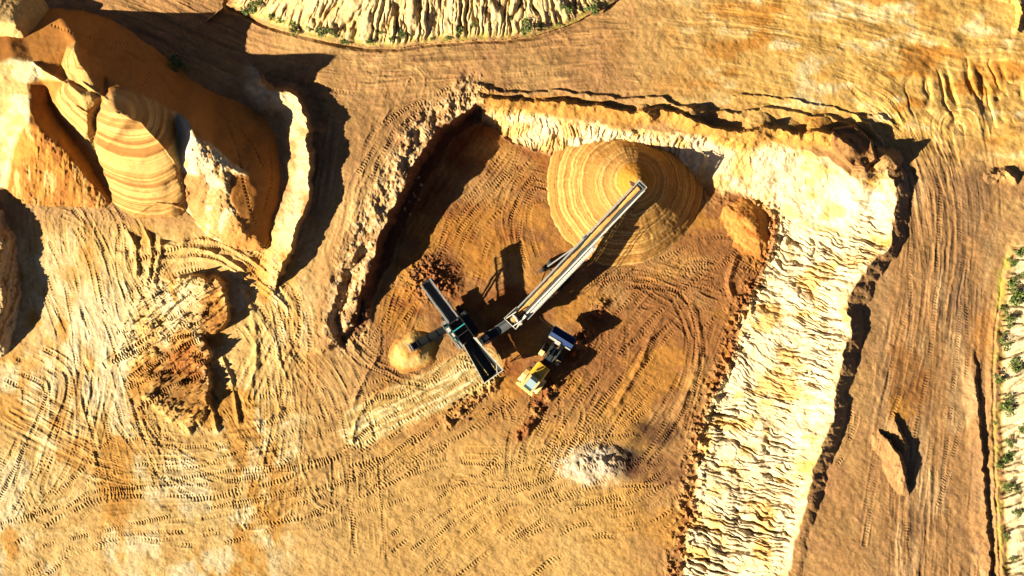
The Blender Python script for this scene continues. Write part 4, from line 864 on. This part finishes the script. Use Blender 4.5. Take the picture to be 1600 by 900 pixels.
for sy in (-1, 1):
    wheel('wheel', ld, (1.75, sy * 1.12, .75), .75, .55)
    MB().loft([[(x, sy * .86, z), (x, sy * 1.44, z), (x, sy * 1.44, z + .06), (x, sy * .86, z + .06)] for x, z in ((.75, 1.2), (1.1, 1.55), (1.75, 1.68), (2.4, 1.55), (2.75, 1.25))]).build('fender', M_crm, ld)
    MB().box(.3, .62, sy * .95 - .18, sy * .95 + .18, 1.2, 1.42).build('rear_light', M_crm, ld)
    for k in range(3): pass
MB().box(2.85, 3.7, -1.28, -.9, .9, 1.0).beam((2.85, -1.25, 1.0), (2.85, -1.25, 1.9), .05).beam((3.7, -1.25, 1.0), (3.7, -1.25, 1.9), .05).beam((2.85, -1.25, 1.9), (3.7, -1.25, 1.9), .05).build('side_step', M_brn, ld)
MB().box(2.85, 3.7, .9, 1.28, .9, 1.0).box(2.9, 3.6, .92, 1.2, 1.0, 1.35).build('tool_box', M_brn, ld)
MB().cyl((4.4, 0, .7), (4.4, 0, 1.6), .22, 14).box(3.9, 4.4, -.35, .35, .85, 1.35).build('articulation_joint', M_brn, ld)
fr = MB(); A0 = R(7)
def fx(x, y, z): dx = x - 4.4; return (4.4 + dx * math.cos(A0) - y * math.sin(A0), dx * math.sin(A0) + y * math.cos(A0), z)
fax = (-math.sin(A0), math.cos(A0), 0)
MB().beam(fx(4.4, 0, 1.15), fx(6.5, 0, 1.15), 1.0, .8).beam(fx(5.0, -.45, 1.7), fx(5.9, -.45, 2.0), .12, .6).beam(fx(5.0, .45, 1.7), fx(5.9, .45, 2.0), .12, .6).beam(fx(4.75, 0, 1.75), fx(5.6, 0, 1.85), .5, .35).build('front_frame', M_dk, ld)
for sy in (-1, 1):
    wheel('wheel', ld, fx(5.7, sy * 1.12, .75), .75, .55, fax)
    MB().beam(fx(5.3, sy * .58, 2.05), fx(6.6, sy * .60, 2.25), .14, .34).beam(fx(6.6, sy * .60, 2.25), fx(7.5, sy * .62, 2.0), .14, .30).build('lift_arm', M_dk, ld)
    MB().cyl(fx(5.0, sy * .3, 1.2), fx(5.9, sy * .34, 1.45), .09, 12).cyl(fx(5.9, sy * .34, 1.45), fx(6.8, sy * .38, 1.35), .045, 10).build('hydraulic_ram', M_chr, ld)
    MB().loft([[fx(x, sy * .86, z), fx(x, sy * 1.42, z), fx(x, sy * 1.42, z + .05), fx(x, sy * .86, z + .05)] for x, z in ((4.85, 1.35), (5.1, 1.6), (5.5, 1.66))]).build('fender', M_crm if sy > 0 else M_rim, ld)
MB().beam(fx(6.5, -.6, 1.55), fx(6.5, .6, 1.55), .2).beam(fx(5.7, 0, 2.1), fx(7.2, 0, 1.7), .16, .22).build('cross_linkage', M_dk, ld)
def fx(x, y, z, f0=fx): return f0(x, y, z + BZ)
BZ = 1.35
bk = MB(); prof_b = [(8.75, .12), (7.75, .10), (7.45, .38), (7.40, .85), (7.62, 1.30), (8.0, 1.42)]
inn = [(8.0, 1.36), (7.68, 1.24), (7.48, .85), (7.52, .42), (7.80, .17), (8.75, .17)]
bk.loft([[fx(x, y, z) for x, z in prof_b + inn] for y in (-1.5, 1.5)])
for y in (-1.5, 1.5): bk.slab([fx(8.72, y, .13), fx(7.76, y, .12), fx(7.47, y, .4), fx(7.43, y, .85), fx(7.64, y, 1.28), fx(8.0, y, 1.40)], .05)
bo = bk.build('bucket', M_blu, ld)
MB().beam(fx(8.76, -1.52, .13), fx(8.76, 1.52, .13), .16, .05).build('cutting_edge', M_galv, bo)
m = MB().beam(fx(7.34, -.25, 1.18), fx(7.34, 1.5, 1.18), .26, .12, up=(0, 0, 1)).beam(fx(7.25, -.1, 1.28), fx(7.25, .55, 1.28), .45, .14)
m.beam(fx(7.3, -1.5, 1.1), fx(7.3, -.8, 1.1), .14, .12).build('bucket_back_plate', M_pale, bo)
for o in [ld]: o.scale = (sL, sL, sL)

# ------------------------------------------------------------------ shrubs and stones
lm, ln_, lb = mat_new('shrub_leaves'); nn = ln_.nodes.new('ShaderNodeTexNoise'); nn.inputs['Scale'].default_value = 5; cr_ = ln_.nodes.new('ShaderNodeValToRGB')
cr_.color_ramp.elements[0].position = .35; cr_.color_ramp.elements[0].color = (.03, .06, .010, 1); cr_.color_ramp.elements[1].position = .7; cr_.color_ramp.elements[1].color = (.15, .20, .03, 1)
tco = ln_.nodes.new('ShaderNodeTexCoord'); ln_.links.new(tco.outputs['Object'], nn.inputs['Vector']); ln_.links.new(nn.outputs['Fac'], cr_.inputs[0]); ln_.links.new(cr_.outputs[0], lb.inputs['Base Color']); lb.inputs['Roughness'].default_value = .7
M_stem = paint('grey_brown_stem', (.10, .07, .04), .9)
def shrub_mesh(seed, n=330, green=0):
    rr = random.Random(seed); bm = bmesh.new(); cl = [(rr.uniform(-.34, .34), rr.uniform(-.34, .34), rr.uniform(.15, .5), rr.uniform(.12, .26)) for _ in range(9)]
    for i in range(n):
        cx, cy, c_z, cr = rr.choice(cl); d = Vector((rr.gauss(0, 1), rr.gauss(0, 1), rr.gauss(0, .8))).normalized() * cr * rr.random() ** .4; c = Vector((cx, cy, max(.03, c_z + d.z))) + Vector((d.x, d.y, 0))
        a = Vector((rr.gauss(0, 1), rr.gauss(0, 1), rr.gauss(0, .5))).normalized(); b = a.cross(Vector((rr.gauss(0, 1), rr.gauss(0, 1), rr.gauss(0, 1)))).normalized(); l = rr.uniform(.05, .10)
        bm.faces.new([bm.verts.new(c - a * l), bm.verts.new(c + b * l * .4), bm.verts.new(c + a * l), bm.verts.new(c - b * l * .4)])
    me = bpy.data.meshes.new('foliage'); bm.to_mesh(me); bm.free(); me.materials.append(lm)
    m = MB()
    for cx, cy, c_z, cr in cl: m.cyl((0, 0, -.1), (cx, cy, c_z), .02, 5, .008)
    o = m.build('stem', M_stem); sm = o.data; bpy.data.objects.remove(o); return me, sm
SM = [shrub_mesh(k) for k in range(4)]
rs = random.Random(8)
def shrub(u, v, size, label, group, name='shrub'):
    u += rs.uniform(-4, 9) if u > 1500 else rs.uniform(-6, 6); v += rs.uniform(-9, 3) if v < 90 and u > 300 else 0; g = ground(u, v); t = root(name, P(u, v, g), rs.uniform(0, 6.28), label, 'shrub', group); size *= 1.35 * rs.uniform(.5, 1.3); t.scale = (size * rs.uniform(.8, 1.2), size, size * rs.uniform(.6, .9)); me, sm = rs.choice(SM)
    for nm, d in (('foliage', me), ('stem', sm)): c = bpy.data.objects.new(nm, d); c.parent = t; COL.objects.link(c)
ORD = ['first', 'second', 'third', 'fourth', 'fifth', 'sixth', 'seventh', 'eighth', 'ninth', 'tenth', 'eleventh', 'twelfth', 'thirteenth', 'fourteenth', 'fifteenth', 'sixteenth', 'seventeenth', 'eighteenth', 'nineteenth', 'twentieth', 'twenty-first', 'twenty-second', 'twenty-third', 'twenty-fourth', 'twenty-fifth', 'twenty-sixth', 'twenty-seventh']
top = sorted([(388, 14, .9), (400, 22, 1.5), (412, 12, 1.3), (424, 28, .8), (437, 40, .8), (459, 49, 1.2), (483, 45, .7), (508, 56, 1.3), (528, 60, .7), (541, 65, 1.2), (574, 65, 1.1), (598, 50, .9), (612, 60, .8), (631, 62, 1.5), (655, 52, .6), (671, 66, .8), (698, 58, .6), (719, 53, 1.1), (745, 40, .6), (762, 46, .7), (795, 30, .6), (816, 43, 1.2), (845, 39, 1.3), (877, 12, 1.0), (884, 25, 1.1), (925, 17, 1.2), (868, 36, .6)])
for i, (u, v, s_) in enumerate(top):
    shrub(u, v, s_, ('%s low shrub along the foot of the cream top bank, counting from the left' % ORD[i]), 'low shrubs along the foot of the top bank')
side = sorted([(1588, 392, 1.1), (1582, 410, 1.3), (1590, 430, .8), (1579, 438, 1.5), (1574, 458, 1.5), (1580, 472, 1.0), (1570, 484, 1.2), (1567, 502, 1.1), (1562, 520, .8), (1562, 538, 1.4), (1573, 570, 1.1), (1560, 592, 1.4), (1566, 636, 1.5), (1556, 660, .8), (1587, 673, 1.1), (1566, 691, 1.2), (1576, 713, 1.2), (1556, 722, .8), (1568, 760, 1.3), (1580, 800, 1.2), (1563, 838, 1.0), (1584, 872, 1.3)], key=lambda q: q[1])
for i, (u, v, s_) in enumerate(side):
    shrub(u, v, s_, ('%s green shrub down the right edge of the photo, counting from the top' % ORD[i]), 'green shrubs down the right edge')
shrub(286, 99, 1.4, 'lone dark bush standing at the foot of the big dim sand flank', None, 'bush')
def rock_mesh(seed):
    rr = random.Random(seed); bm = bmesh.new(); bmesh.ops.create_icosphere(bm, subdivisions=2, radius=.5)
    ax = [Vector((rr.gauss(0, 1), rr.gauss(0, 1), rr.gauss(0, 1))).normalized() for _ in range(7)]
    for v_ in bm.verts:
        for a in ax:
            q_ = v_.co.dot(a) - .33
            if q_ > 0: v_.co -= a * q_ * .9
        v_.co += Vector((rr.gauss(0, .02), rr.gauss(0, .02), rr.gauss(0, .02))); v_.co.z *= .7
    me = bpy.data.meshes.new('clod'); bm.to_mesh(me); bm.free(); return me
M_rk = paint('dry_clay_clod', (.55, .36, .17), .95, 0, .6, (.30, .15, .06)); M_rk2 = paint('red_clay_clod', (.24, .10, .045), .95, 0, .6, (.36, .2, .08))
RK = [rock_mesh(k) for k in range(4)]; [m_.materials.append(M_rk) for m_ in RK]; RK2 = [rock_mesh(k + 9) for k in range(3)]; [m_.materials.append(M_rk2) for m_ in RK2]
def clods(cu, cv, ru, rv, n, sz, meshes, label, group):
    for i in range(n):
        a = rs.uniform(0, 6.28); q_ = rs.random() ** .6; u, v = cu + ru * q_ * math.cos(a), cv + rv * q_ * math.sin(a); s_ = sz * rs.uniform(.4, 1) ** 1.4; g = ground(u, v)
        o = bpy.data.objects.new('clod', rs.choice(meshes)); COL.objects.link(o); o.location = P(u, v, g + s_ * .12); o.rotation_euler = (rs.uniform(-.3, .3), rs.uniform(-.3, .3), rs.uniform(0, 6)); o.scale = (s_, s_ * rs.uniform(.6, 1), s_); tag(o, label, 'clod', group)
clods(560, 470, 26, 62, 22, .75, RK, 'pale clay clod lying in the furrow left of the pit', 'pale clods in the furrow')
clods(675, 432, 34, 26, 26, .6, RK2, 'dark red clod thrown below the raised end of the screening plant', 'red clods under the raised trough')
clods(865, 610, 22, 60, 20, .55, RK2, 'dark red clod in the spoil line beside the wheel loader', 'red clods beside the loader')
clods(735, 635, 40, 22, 16, .5, RK2, 'small red clod below the flared hopper', 'red clods below the hopper')
clods(1190, 350, 26, 45, 18, .6, RK, 'tan clod beside the low trampled heap', 'tan clods by the low heap')
clods(640, 260, 26, 80, 26, .6, RK, 'pale clod on the crumbling rim above the dark left wall', 'pale clods on the left rim')
clods(320, 560, 34, 60, 20, .6, RK, 'orange clod on the broken raised block', 'clods on the raised block')
